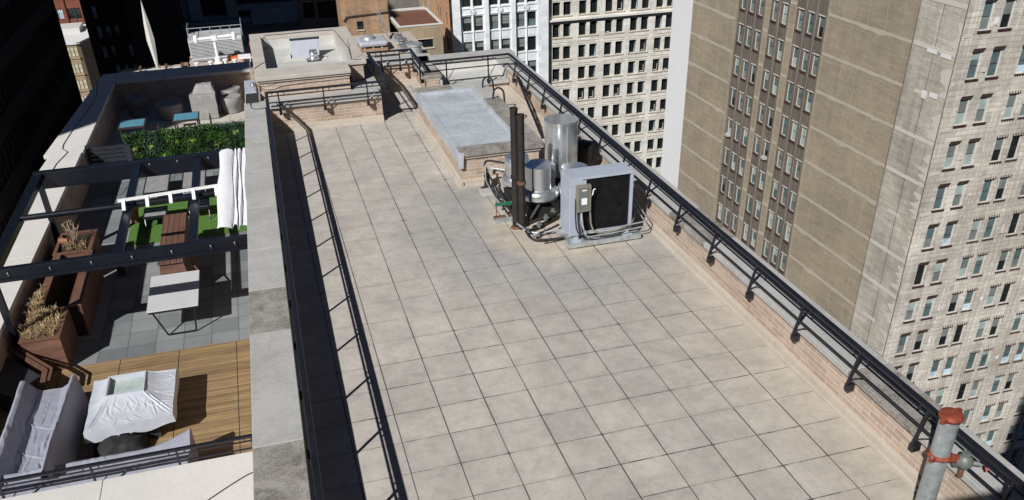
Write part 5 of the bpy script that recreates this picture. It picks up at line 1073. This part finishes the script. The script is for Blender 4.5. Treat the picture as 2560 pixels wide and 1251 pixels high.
for i, (kd, a0, a1, z0, z1, mt) in enumerate(PT):
    if kd == 'W': z0 -= 0.0; g = MB().box(TX-0.03-0.0011*i, TX, a0, a1, z0, z1)
    else: g = MB().box(a0, a1, TY-0.03-0.0011*i, TY, z0, z1)
    g.build('repair_patch', mt, t)
for k in range(11):                                      # blotchy render on the corner strip
    g = MB(); z = -8-3.4*k; n = 9; top = [(TY+0.15+0.6*max(0, noise.noise(Vector((i*.9, k*1.7, 1)))+.22)*2.5, z-i*0.28) for i in range(n)]
    for i in range(n-1): g.face([(TX-0.022, TY+0.11, top[i][1]), (TX-0.022, top[i][0]+.1, top[i][1]), (TX-0.022, top[i+1][0]+.1, top[i+1][1]), (TX-0.022, TY+0.11, top[i+1][1])])
    g.build('repair_patch', 'patch_grey', t)
for xa in (51.0, 53.2, 55.35, 55.7, 57.66, 59.4, 59.95, 61.8, 63.6, 64.1, 65.95, 67.8, 68.4, 70.2, 72.0):
    wd = 0.09 if xa > 55 else 0.05; g = MB(); g.box(xa-wd, xa+wd, TY-(0.12 if xa > 55 else 0.03), TY, GZ, 8); g.build('rib', 'terra_grey', t)
for k in range(16):
    z = rowsS[k]-2.03-0.32
    for xa in (56.87, 58.45, 61.02, 62.55, 65.15, 66.75):
        g = MB()
        for q in range(5): g.box(xa-0.44+q*0.2, xa-0.36+q*0.2, TY-0.05, TY, z-1.0, z-0.05)
        if seen((xa, TY, z)) and k < 12: g.build('fluted_panel', 'terra_grey', t)
for y, z in ((75.72, -10.75-3.5*4-2.0), (67.66, -10.75-3.5*4-2.0)):
    g = MB(); g.box(TX-0.32, TX+0.1, y-0.28, y+0.28, z+0.05, z+0.36); g.build('air_conditioner', 'ac_grey', t)

# ---------------------------------------------------------------- cream office block
CY = 127.5; KC = (CY+11.015)/(129+11.015)
def kx(v): return -0.294+KC*(v+0.294)
def kz(v): return 6.788+KC*(v-6.788)
t = thing('office_block', 'cream terra cotta office block with paired dark windows behind the railing', 'office building', (58, 140, GZ))
g = MB(); g.box(45.3, 82, CY+1.2, 165, GZ, 0); g.build('core', 'body_dark', t)
prs = [(kx(q0), kx(q1)) for q0, q1 in ((47.37, 49.25), (51.97, 53.92), (56.6, 58.63), (61.15, 63.15), (65.75, 67.7), (70.3, 72.3))]; rowsC = [kz(v) for v in [-17.45, -21.06]+[-24.5-3.6*k for k in range(11)]]
ops = [(x-0.67, x+0.67, z-2.1, z) for p in prs for x in p for z in rowsC]
g = MB(); facade(g, 'S', CY, 45.3, 82, GZ, 0, ops, 0.5); g.build('wall', 'cream', t)
g = MB(); g.box(45.25, 82, CY-0.55, CY, -23.62, -23.35); g.box(45.35, 82, CY-0.3, CY, -23.8, -23.62); g.box(45.4, 82, CY-0.12, CY, -19.9, -19.7); g.build('cornice', 'cream', t)
for p in prs:
    for z in rowsC:
        if z < -48: continue
        g = MB(); a0 = p[0]-0.85; a1 = p[1]+0.85; g.box(a0, a1, CY-0.10, CY, z-2.28, z-2.12); g.box(a0, a1, CY-0.05, CY, z-2.95, z-2.87); g.box(a0, a1, CY-0.04, CY, z+0.22, z+0.28); g.build('sill', 'sill', t)
fc = mesh_of(win_frame(1.34, 2.1, 0, 'cream', 0.42), 'window', ['frame_dark'])
def opened(k):
    g = pane(1.34, 2.1, ((0, 1, 0, 0),), 0.47)
    if k == 1: g.box(0.30, 0.36, 0.36, 0.42, 0.25, 1.25, 6); g.box(-0.35, 0.33, 0.38, 0.42, 0.18, 0.28, 6)
    if k == 2: g.hexa([(0.30, 0.30, 0.1), (0.58, 0.44, 0.1), (0.58, 0.46, 0.1), (0.30, 0.32, 0.1), (0.56, 0.42, 1.6), (0.60, 0.44, 1.6), (0.60, 0.46, 1.6), (0.56, 0.44, 1.6)], 4)
    if k == 3: g.box(0.50, 0.56, 0.38, 0.42, 0.1, 1.7, 6)
    if k == 4: g.box(-0.3, 0.3, 0.38, 0.42, 0.12, 0.22, 6)
    return mesh_of(g, 'pane', PM)
pc = [opened(k) for k in (0, 0, 0, 1, 2, 3, 4)]
windows(t, fc, pc, ['frame_dark'], [(x, CY, z-2.1) for p in prs for x in p for z in rowsC], 0, 96, 5)
# ---------------------------------------------------------------- white glazed building
WY = 127.0
t = thing('glazed_building', 'white glazed building with tall piers and roundels next to the cream block', 'office building', (36, 140, GZ))
g = MB(); g.box(29.6, 45.2, WY+1.2, 160, GZ, 0); g.build('core', 'body_dark', t)
prs = [(31.89, 33.76), (36.29, 38.15), (40.67, 42.55)]; rowsG = [-14.0, -18.0]+[-21.68-3.83*k for k in range(10)]
ops = [(x-0.71, x+0.71, z-2.25, z) for p in prs for x in p for z in rowsG]
g = MB(); facade(g, 'S', WY, 29.1, 45.25, GZ, 0, ops, 0.45); g.box(29.1, 45.25, WY+0.5, WY+1.19, GZ, 0); g.build('wall', 'glazed', t)
for a0, a1 in ((29.1, 30.75), (34.75, 35.35), (39.12, 39.75), (43.5, 45.2)): g = MB(); g.box(a0, a1, WY-0.45, WY, GZ, 0); g.build('pier', 'glazed', t)
for p in prs:
    m_ = (p[0]+p[1])/2; g = MB(); g.cyl((m_, WY-0.05, GZ), (m_, WY-0.05, 0), 0.14, 10); g.build('column', 'glazed', t, True)
    g = MB(); g.box(p[0]-0.8, p[1]+0.8, WY-0.12, WY, -21.5, -21.38); g.box(p[0]-0.8, p[1]+0.8, WY-0.12, WY, -20.55, -20.40); g.build('spandrel', 'glazed', t)
    g = MB(); ring = [(m_+0.42*math.cos(2*PI*i/20), WY-0.16, -20.98+0.42*math.sin(2*PI*i/20)) for i in range(21)]; g.tube(ring, 0.07, 6, 0, False); g.cyl((m_, WY-0.25, -20.98), (m_, WY, -20.98), 0.25, 16); g.build('roundel', 'glazed', t)
    for z in rowsG[2:8]:
        for x in p:
            g = MB(); g.box(x-0.75, x+0.75, WY-0.16, WY, z-2.42, z-2.27)
            for q in range(7): g.box(x-0.56+q*0.18, x-0.49+q*0.18, WY-0.05, WY, z-3.6, z-2.6)
            g.build('fluted_spandrel', 'glazed', t)
fg = mesh_of(win_frame(1.42, 2.25, 0, 'white', 0.3), 'window', ['frame_dark'])
V3 = [((0, .48, 0, 0), (.48, 1, 1, .02)), ((0, .48, 1, 0), (.48, 1, 0, .02)), ((0, .3, 0, 0), (.3, 1, 3, .02)), ((0, .55, 0, 0), (.55, 1, 3, .02)), ((0, 1, 0, 0),), ((0, .48, 1, 0), (.48, 1, 3, .02))]
pg_ = [mesh_of(pane(1.42, 2.25, v, 0.34), 'pane', PM) for v in V3]
windows(t, fg, pg_, ['frame_dark'], [(x, WY, z-2.25) for p in prs for x in p for z in rowsG], 0, 60, 6)
# ---------------------------------------------------------------- orange brick flank
OX = 28.92
t = thing('orange_building', 'orange brick building flank with narrow windows left of the white facade', 'building', (OX-4, 150, GZ))
g = MB(); g.box(OX+0.6, OX+7, 128.3, 175, GZ, -2); g.build('core', 'body_dark', t)
ops = [(a_-0.75, a_+0.75, z-2.0, z) for a_ in (127.1, 128.55+0.0, 133.4, 135.1) for z in [-13.5-3.75*k for k in range(9)]]
ops = [o for o in ops]
ops2 = []
for a_, b_ in ((126.40, 127.45), (127.95, 129.05), (132.6, 133.6), (134.1, 135.1)):
    for k in range(9): ops2.append((a_, b_, -13.4-3.8*k-2.0, -13.4-3.8*k))
g = MB(); facade(g, 'W', OX, 126.3, 175, GZ, -2, ops2, 0.3, lambda u, z: 0 if u < 136.5 else 1, (136.5,)); g.build('wall', ['orange_brick', 'tan_stucco'], t)
for y in (137.4, 139.5, 143.0, 147.5, 152.0): g = MB(); g.box(OX-0.15, OX, y, y+0.5, GZ, -2); g.build('pilaster', 'orange_brick', t)
fo = mesh_of(win_frame(1.1, 2.0, 0, 'plain'), 'window', ['frame_dark']); po = [mesh_of(pane(1.1, 2.0, ((0, 1, 0, 0),)), 'pane', PM)]
windows(t, fo, po, ['frame_dark'], [(OX, (a_+b_)/2, p) for a_, b_, p, q in ops2], R(-90), 40, 2)
g = MB(); g.box(OX-0.12, OX, 125.98, 126.3, GZ, -2); g.build('corner', 'orange_brick', t)
# ---------------------------------------------------------------- ochre box with the red roof
t = thing('rooftop_house', 'ochre plastered block with a red gravel roof and one wide dark opening', 'building', (16, 83, GZ))
g = MB(); facade(g, 'S', 80.0, 13.75, 18.25, GZ, -12.5, [(14.85, 17.2, -14.68, -13.86)], 0.25); g.build('wall', 'tan_stucco', t)
g = MB(); g.box(13.75, 18.25, 80.5, 88.5, GZ, -12.9); g.face([(13.75, 80, GZ), (13.75, 88.5, GZ), (13.75, 88.5, -12.5), (13.75, 80, -12.5)]); g.face([(18.25, 80, GZ), (18.25, 88.5, GZ), (18.25, 88.5, -12.5), (18.25, 80, -12.5)]); g.build('wall', 'tan_stucco', t)
g = MB(); g.box(13.9, 18.2, 80.3, 88.3, -12.9, -12.62); g.build('roof', 'red_roof', t)
g = MB(); g.box(13.65, 18.35, 79.95, 80.3, -12.5, -12.40); g.box(13.65, 13.95, 80.3, 88.6, -12.5, -12.40); g.box(18.1, 18.35, 80.3, 88.6, -12.5, -12.38); g.box(13.95, 18.1, 88.3, 88.6, -12.5, -12.30); g.build('coping', 'stone_white', t)
f = MB(); f.box(14.85, 17.2, 80.12, 80.2, -14.68, -13.86, 0); f.box(15.6, 15.66, 80.05, 80.12, -14.68, -13.86, 1); f.build('opening', ['g_dark', 'frame_brown'], t)
g = MB(); g.box(14.75, 17.3, 79.9, 80.0, -14.80, -14.70); g.box(14.75, 17.3, 79.94, 80.0, -13.84, -13.76); g.build('sill', 'patch_grey', t)
t = thing('neighbour_roof', 'flat roof of the building just beyond, with plant and a tan brick wall', 'building', (2, 60, GZ))
g = MB(); g.box(-5.7, 12.6, 50, 66.6, GZ, -10.0); g.box(-10.7, -5.7, 60.35, 62.0, GZ, -10.0); g.build('roof', 'stone_buff', t)
g = MB(); facade(g, 'S', 66.6, 6.9, 10.9, -10, -6.9, [(8.13, 8.68, -9.55, -8.86)], 0.2); g.box(6.9, 10.9, 66.95, 70, GZ, -6.9); g.build('brick_wall', 'tan_brick', t)
g = MB(); g.box(8.13, 8.68, 66.72, 66.78, -9.55, -8.86); g.build('window', 'g_dark', t); g = MB(); g.box(8.08, 8.73, 66.5, 66.6, -9.62, -9.55); g.build('sill', 'patch_grey', t)
g = MB(); g.bar((7.3, 66.5, -8.4), (10.9, 66.5, -8.25), 0.10, 0.06); g.bar((7.0, 66.5, -8.75), (7.3, 66.5, -8.4), 0.10, 0.06); g.build('flashing', 'graphite', t)
g = MB(); g.box(-10.7, -5.7, 60.3, 60.7, -10.0, -9.85); g.build('white_ledge', 'stone_white', t)
for x in (-9.2, -7.35, -6.2): g = MB(); g.bar((x, 60.2, -10.0), (x+0.15, 60.1, -9.45), 0.14, 0.14); g.build('stub_post', 'rust', t)
g = MB()
for k in range(7): g.box(-6.15, -5.75, 60.2, 61.8, -11.0+0.17*k, -10.87+0.17*k)
g.build('brick_stack', 'tan_brick', t)
t = thing('rooftop_unit', 'low rounded grey air handling unit on a red curb on the next roof', 'air conditioner', (8.6, 61, -10))
g = MB(); g.box(7.45, 9.75, 60.2, 62.6, -9.62, -9.2); g.build('casing', 'painted_pale', t, bevel=0.18)
g = MB(); g.box(7.5, 9.7, 60.3, 62.4, -10, -9.75); g.build('curb', 'tan_brick', t)
for x in (7.8, 8.5, 9.2): g = MB(); g.box(x, x+0.08, 60.35, 60.45, -9.75, -9.6); g.build('leg', 'stone_white', t)
g = MB(); g.lathe((8.35, 61.4, -9.2), [(0.55, 0), (0.5, 0.18), (0.3, 0.3), (0, 0.34)], 20); g.build('cowl', 'galv', t, True)
for i, (x, y, r, lab) in enumerate(((10.95, 62.8, 0.42, 'mushroom vent with a flat silver cap, farther of two on the next roof'), (11.05, 61.5, 0.45, 'mushroom vent with a flat silver cap, nearer of two on the next roof'))):
    t = thing('mushroom_vent', lab, 'vent', (x, y, -10), 'mushroom vents on the next roof'); g = MB(); g.lathe((x, y, -10), [(0.3, 0), (0.3, 0.35)], 20); g.build('neck', 'galv', t, True)
    g = MB(); g.lathe((x, y, -10), [(0.3, 0.4), (r, 0.46), (r, 0.54), (r*.8, 0.62), (0, 0.68)], 24); g.build('cap', 'steel', t, True)
t = thing('duct_fan', 'silver jacketed duct behind the far railing corner', 'duct', (11.2, 58.4, -10))
g = MB(); g.lathe((11.5, 58.2, -10), [(0.55, 0), (0.55, 0.7), (0.62, 0.72), (0.62, 0.85), (0, 0.9)], 24); g.build('drum', 'galv', t, True)
g = MB(); g.cyl((10.4, 59.2, -9.6), (11.6, 59.6, -9.5), 0.28, 16); g.build('pipe', 'steel', t, True)
t = thing('steel_stair', 'pale steel access stair against the tan brick wall of the next roof', 'stair', (9.9, 64, -10))
for k in range(9): g = MB(); g.box(9.55+0.10*k, 9.66+0.10*k, 64.0, 64.8, -8.3-0.2*k, -8.27-0.2*k); g.build('tread', 'galv', t)
g = MB()
for y in (64.0, 64.8):
    for z in (0, 0.5, 0.9): g.tube([(9.55, y, -8.2+z), (10.45, y, -9.95+z)], 0.025, 5)
g.build('railing', 'galv', t)
for lab, x0, x1, y0, y1, z1, mt in (('black service pipe bundle lying on the white roof beyond the passage', 8.2, 10.2, 57.6, 57.75, -9.75, 'graphite'), ('white duct lying on the roof beyond the passage', 8.6, 10.6, 56.8, 57.0, -9.8, 'white')):
    tag(MB().box(x0, x1, y0, y1, -10, z1).build('roof_pipe', mt), lab, 'pipe')
# louvred cooling plant
t = thing('louvre_screen', 'white louvred screen with a silver rail on the roof beyond the terrace', 'screen', (-3.4, 62.8, -10))
g = MB(); g.box(-5.5, -1.45, 62.7, 65.5, -10, -8.35); g.build('casing', 'plant_grey', t)
g = MB()
for k in range(13): z = -9.85+0.105*k; g.hexa([(-5.48, 62.56, z), (-1.47, 62.56, z), (-1.47, 62.70, z+0.05), (-5.48, 62.70, z+0.05), (-5.48, 62.56, z+0.03), (-1.47, 62.56, z+0.03), (-1.47, 62.70, z+0.08), (-5.48, 62.70, z+0.08)])
g.build('louvres', 'plant_grey', t)
g = MB()
for z in (-7.55, -7.95): g.tube([(-5.4, 62.6, z), (-1.35, 62.6, z)], 0.03, 6)
for z in (-7.55, -7.95): g.tube([(-5.4, 62.6, z), (-5.4, 65.2, z)], 0.03, 6); g.tube([(-1.35, 62.6, z), (-1.35, 65.2, z)], 0.03, 6)
g.build('rail', 'galv', t, True)
for x in (-5.4, -4.4, -3.7, -2.9, -2.2, -1.35): g = MB(); g.tube([(x, 62.6, -8.35), (x, 62.6, -7.55)], 0.03, 6); g.build('rail_post', 'galv', t)
t = thing('pipe_tee', 'white T shaped exhaust pipe with two upturned ends before the louvres', 'pipe', (-3.45, 60.9, -10))
g = MB(); g.lathe((-3.45, 60.9, -10), [(0.34, 0), (0.34, 0.12), (0.24, 0.2), (0.24, 0.5), (0.12, 0.62), (0.12, 1.9)], 18); g.build('stem', 'white', t, True)
g = MB(); g.cyl((-4.75, 60.9, -8.05), (-2.0, 60.9, -7.95), 0.12, 14); g.box(-3.65, -3.25, 60.72, 61.08, -8.2, -7.85); g.build('arm', 'white', t, True)
for x in (-4.78, -1.97): g = MB(); g.lathe((x, 60.9, -8.15), [(0.16, -0.1), (0.18, 0.1), (0.17, 0.3), (0.12, 0.42), (0, 0.46)], 14); g.build('end_cap', 'white', t, True)
t = thing('roof_plant', 'white pipes and small vents along the front of the louvred plant', 'plant', (-3.5, 60, -10))
g = MB(); g.cyl((-5.3, 61.9, -9.75), (-2.6, 61.9, -9.72), 0.12, 12); g.build('pipe', 'galv', t, True)
for x, y in ((-5.0, 59.8), (-4.0, 59.9), (-2.9, 60.2), (-2.2, 59.9)): g = MB(); g.lathe((x, y, -10), [(0.12, 0), (0.12, 0.4), (0.2, 0.42), (0.2, 0.5), (0, 0.54)], 12); g.build('vent', 'white', t, True)
g = MB(); g.box(-2.8, -1.5, 61.7, 62.2, -10, -9.72); g.build('platform', 'orange', t)
g = MB(); g.box(-1.95, -1.0, 60.2, 61.3, -9.6, -9.5)
for x in (-1.9, -1.1):
    for y in (60.25, 61.2): g.box(x, x+.06, y, y+.06, -10, -9.6)
g.build('stand', 'white', t)
g = MB(); g.box(-0.9, 0.0, 61.2, 62.2, -10, -8.9); g.build('cabinet', 'plant_grey', t); g = MB(); g.box(-0.95, 0.05, 61.15, 62.2, -8.9, -8.8); g.build('lid', 'orange', t)
for x in (-1.2, -0.85): g = MB(); g.tube([(x, 62.9, -9.8), (x-0.05, 62.9, -8.4)], 0.03, 5); g.build('mast', 'graphite', t)
t = thing('lit_wall_sliver', 'added pale shape for a sunlit wall, a pointed fin rising in front of the black facade', 'light shape', (-8, 60.9, -10))  # solid shape added where a wall only catches a streak of sun
g = MB(); zz = [(-10.0, 0.07), (-9.75, 0.09), (-7.8, 0.28), (-6.6, 0.20), (-4.95, 0.004)]; secs = []
for z, r in zz: cx = -7.96-(z+10)*0.012; secs.append([(cx-r, 60.9, z), (cx, 60.9-r*0.5, z), (cx+r, 60.9, z), (cx, 60.9+r*0.5, z), (cx-r, 60.9, z)])
loft(secs, 0, g); g.build('sliver', 'stone_white', t); g = MB(); g.box(-8.15, -7.75, 60.7, 61.1, -10.02, -9.9); g.box(-7.8, -7.72, 60.7, 60.78, -9.9, -9.6); g.build('foot', 'rust', t)
# ---------------------------------------------------------------- shaded facades behind
t = thing('black_tower', 'near black high facade with faint windows behind the pale fin', 'tower', (-12, 102, GZ))
ops = [(x, x+0.55, -4.6-2.9*k-1.6-0.9*i % 1.4, -4.6-2.9*k-0.9*i % 1.4) for i, x in enumerate([-19.6+1.15*q for q in range(10)]) for k in range(14)]
ops = [(x, x+0.5, -5.0-2.2*k-1.35, -5.0-2.2*k) for x in [-17.6+0.95*q for q in range(10)] for k in range(16)]
g = MB(); facade(g, 'S', 100, -18.6, -8.1, GZ, 2, ops, 0.2); g.box(-18.6, -8.1, 100.6, 112, GZ, 2); g.build('wall', 'black_stone', t)
fk = mesh_of(win_frame(0.5, 1.35, 0, 'plain', 0.05), 'window', ['frame_dark']); pk = [mesh_of(pane(0.5, 1.35, v, 0.1), 'pane', PM) for v in (((0, 1, 0, 0),), ((0, 1, 2, 0),), ((0, .5, 1, 0), (.5, 1, 2, 0)), ((0, .6, 2, 0), (.6, 1, 4, 0)))]
windows(t, fk, pk, ['frame_dark'], [(a_+0.25, 100, p) for a_, b_, p, q in ops], 0, 96, 4)
g = MB(); g.box(-13.8, -8.2, 96.5, 99.9, GZ, 2); g.build('blank_bay', 'black_stone', t)
t = thing('granite_building', 'blue grey granite building in deep shade with broad pilasters', 'building', (-4, 102, GZ))
ops = [(-5.9, -3.2, -13.6, -6.0), (-1.9, 4.6, -13.9, -13.2), (-1.9, 4.6, -12.6, -7)]
g = MB(); facade(g, 'S', 99.5, -8.1, 5.0, GZ, 2, ops, 0.8); g.box(-8.1, 5.0, 100.5, 112, GZ, 2); g.build('wall', 'blue_stone', t)
g = MB(); g.box(-7.2, -6.0, 98.9, 99.5, -13.8, 2); g.build('pilaster', 'blue_stone', t); g = MB(); g.box(-3.1, -2.1, 98.9, 99.5, -13.8, 2); g.build('pilaster', 'blue_stone', t)
g = MB(); g.box(-8.2, 5.0, 98.8, 99.5, -14.4, -14.0); g.box(-8.2, 5.0, 99.1, 99.5, -14.9, -14.5); g.build('cornice', 'blue_stone', t)
for a0, a1, z0, z1 in ((-5.9, -3.2, -13.6, -6), (-1.9, 4.6, -13.9, -13.2), (-1.9, 4.6, -12.6, -7)): g = MB(); g.box(a0, a1, 100.2, 100.25, z0, z1); w0 = g.build('window', 'g_dark', t)
g = MB(); g.hexa([(-0.5, 98.2, -14.7), (4.6, 98.2, -14.6), (4.6, 99.4, -14.0), (-0.5, 99.4, -14.0), (-0.5, 98.2, -14.66), (4.6, 98.2, -14.56), (4.6, 99.4, -13.1), (-0.5, 99.4, -13.1)]); g.build('awning', 'blue_stone', t)
t = thing('brown_building', 'brown grey stone building in shade with two tall dark windows', 'building', (7.6, 102, GZ))
ops = [(5.5, 6.9, -14.8, -12.97), (7.25, 9.5, -14.9, -12.98), (5.5, 6.9, -12.3, -9), (7.25, 9.5, -12.3, -9), (5.5, 6.9, -18.5, -16), (7.25, 9.5, -18.5, -16)]
g = MB(); facade(g, 'S', 100, 5.0, 10.35, GZ, -11.5, [o for o in ops if o[3] < -11.5], 0.4); g.box(5.0, 10.35, 100.5, 112, GZ, -11.5); g.build('wall', 'brown_stone', t)
for a0, a1, z0, z1 in ops: g = MB(); g.box(a0, a1, 100.3, 100.34, z0, z1); g.build('window', 'g_dark', t)
for x in (5.1, 9.75): g = MB(); g.box(x, x+0.5, 99.85, 100, GZ, -11.5); g.build('pilaster', 'brown_stone', t)
t = thing('gap_building', 'dark gap building seen between the tan wall and the ochre block', 'building', (16, 105, GZ))
g = MB(); g.box(10.36, 20, 102, 120, GZ, -13.2); g.build('wall', 'brown_stone', t); g = MB(); g.box(13.5, 19.0, 89.6, 102, GZ, -15.6); g.build('roof', 'membrane2', t); g = MB(); g.box(15, 16.5, 96, 98, -15.5, -14.6); g.build('vent_box', 'rust', t)
# red brick block and the white roofed corner block, left
t = thing('red_brick_building', 'dark red brick building with white framed windows at the top left', 'building', (-35, 215, GZ-20))
RY = 210.0; k_ = 221/161.0
def rs(x, z): return (-0.294+k_*(x+0.294), 6.788+k_*(z-6.788))
bays = [(-30.6, -29.75), (-28.95, -27.05), (-26.6, -24.75)]; ops = []
for b_, (x0, x1) in enumerate(bays):
    for k in range(7):
        zt = -17.0-2.95*k-0.05*b_; X0_, Z1_ = rs(x0, zt); X1_, Z0_ = rs(x1, zt-1.6); ops.append((X0_, X1_, Z0_, Z1_))
X0r, _ = rs(-33, 0); X1r, _ = rs(-23.9, 0)
g = MB(); facade(g, 'S', RY, X0r, X1r, GZ-40, 0, ops, 0.5); g.box(X0r, X1r, RY+0.8, RY+30, GZ-40, 0); g.build('wall', 'red_brick', t)
for i, (a0, a1, z0, z1) in enumerate(ops):
    n = 3; g = MB(); ww = (a1-a0)/n
    for q in range(n): g.box(a0+ww*q+0.05, a0+ww*(q+1)-0.05, RY+0.25, RY+0.3, z0+0.1, (z0+z1)/2-0.04); g.box(a0+ww*q+0.05, a0+ww*(q+1)-0.05, RY+0.22, RY+0.3, (z0+z1)/2+0.04, z1-0.1)
    w0 = g.build('window', 'g_sky' if i % 3 != 2 else 'g_dark', t); g = MB(); g.box(a0, a1, RY+0.31, RY+0.36, z0, z1); g.build('frame', 'frame_dark', w0)
for x in (-29.35, -26.82, -24.4):
    xx, _ = rs(x, 0); g = MB(); g.box(xx-0.25, xx+0.25, RY-0.3, RY, GZ-40, 0); g.build('pier', 'red_brick', t)
for k in range(5):
    xx, zz_ = rs(-24.85, -25.0-2.3*k); g = MB(); g.box(xx-0.3, xx+0.3, RY-0.02, RY+0.02, zz_-1.4, zz_+0.3); g.build('narrow_window', 'g_sky', t)
t = thing('corner_block', 'buff corner block with a snow white roof and rounded corner at the top left', 'building', (-36, 198, GZ-20))
base = [(-46, 190), (-36.25, 190), (-35.6, 190.4), (-33.3, 196.5), (-32.6, 202), (-32.9, 206.5), (-34.5, 208.2), (-46, 209)]
g = MB(); n = len(base)
for i in range(n):
    a0, b0 = base[i]; a1, b1 = base[(i+1) % n]; g.face([(a0, b0, GZ-40), (a1, b1, GZ-40), (a1, b1, -33.6), (a0, b0, -33.6)], 0)
g.build('wall', 'buff_brick', t)
g = MB(); cxm, cym = -39, 199; ob = [(cxm+(x-cxm)*1.02, cym+(y-cym)*1.03) for x, y in base]
g.face([(x, y, -33.2) for x, y in ob])
for i in range(n): a0, b0 = ob[i]; a1, b1 = ob[(i+1) % n]; g.face([(a0, b0, -33.6), (a1, b1, -33.6), (a1, b1, -33.2), (a0, b0, -33.2)])
g.build('roof', 'patch_white', t)
g = MB(); g.box(-45, -36.5, 199.5, 205.5, -33.2, -32.2); g.build('roof_kerb', 'frame_white', t)
g = MB(); g.tube([(-37.5, 205.5, -33.2), (-37.5, 205.5, -29)], 0.15, 6); g.tube([(-35.0, 206, -33.2), (-35.0, 206, -31.6)], 0.08, 5); g.build('mast', 'graphite', t)
for k in range(5):
    zt = -34.2-3.35*k
    for x in (-38.1, -37.2, -36.65+0.0):
        g = MB(); g.box(x-0.38, x+0.02+0.3, 189.93, 189.98, zt-1.75, zt-0.92); g.box(x-0.38, x+0.32, 189.93, 189.98, zt-0.85, zt); w0 = g.build('window', 'g_cream', t)
        g = MB(); g.box(x-0.45, x+0.38, 189.985, 189.998, zt-1.8, zt+0.05); g.build('frame', 'frame_brown', w0)
    g = MB(); g.box(-39.5, -36.2, 189.85, 190.0, zt-2.3, zt-1.95); g.build('band', 'buff_brick', t)
for k in range(5):
    zt = -34.6-3.35*k
    for q in range(4):
        f = 0.12+0.22*q; a0 = Vector((-35.6, 190.4, 0)).lerp(Vector((-32.65, 201.8, 0)), f); a1 = Vector((-35.6, 190.4, 0)).lerp(Vector((-32.65, 201.8, 0)), f+0.15); nrm = Vector((0.968, -0.25, 0))*0.05
        g = MB(); g.hexa([a0+Vector((0, 0, zt-2)), a1+Vector((0, 0, zt-2)), a1+nrm+Vector((0, 0, zt-2)), a0+nrm+Vector((0, 0, zt-2)), a0+Vector((0, 0, zt)), a1+Vector((0, 0, zt)), a1+nrm+Vector((0, 0, zt)), a0+nrm+Vector((0, 0, zt))]); g.build('side_window', 'g_dark', t)
# dark tower on the far left and the slab that shades the terrace end
t = thing('dark_tower', 'huge charcoal tower filling the left edge of the view', 'tower', (-31, 75, GZ))
g = MB(); g.box(-40, -22.3, 47, 103.6, GZ-40, 30); g.build('core', 'body_dark', t)
for k in range(12): z = -4-4.1*k; g = MB(); g.box(-22.3, -22.0, 47, 104.0, z, z+1.6); g.build('spandrel_band', 'black_stone', t)
g = MB()
for k in range(38): y = 47.5+1.5*k; g.box(-22.3, -22.05, y, y+0.25, GZ-40, 29)
fn = g.build('fins', 'black_stone', t)
g = MB(); g.box(-22.3, -21.95, 103.6, 104.0, GZ-40, 30); g.build('corner', 'black_stone', t)
tag(MB().box(-42, -22, 4.9, 16.5, GZ, 26).build('shading_tower', 'body_dark'), 'tall slab outside the view whose shadow covers the far end of the terrace', 'tower')
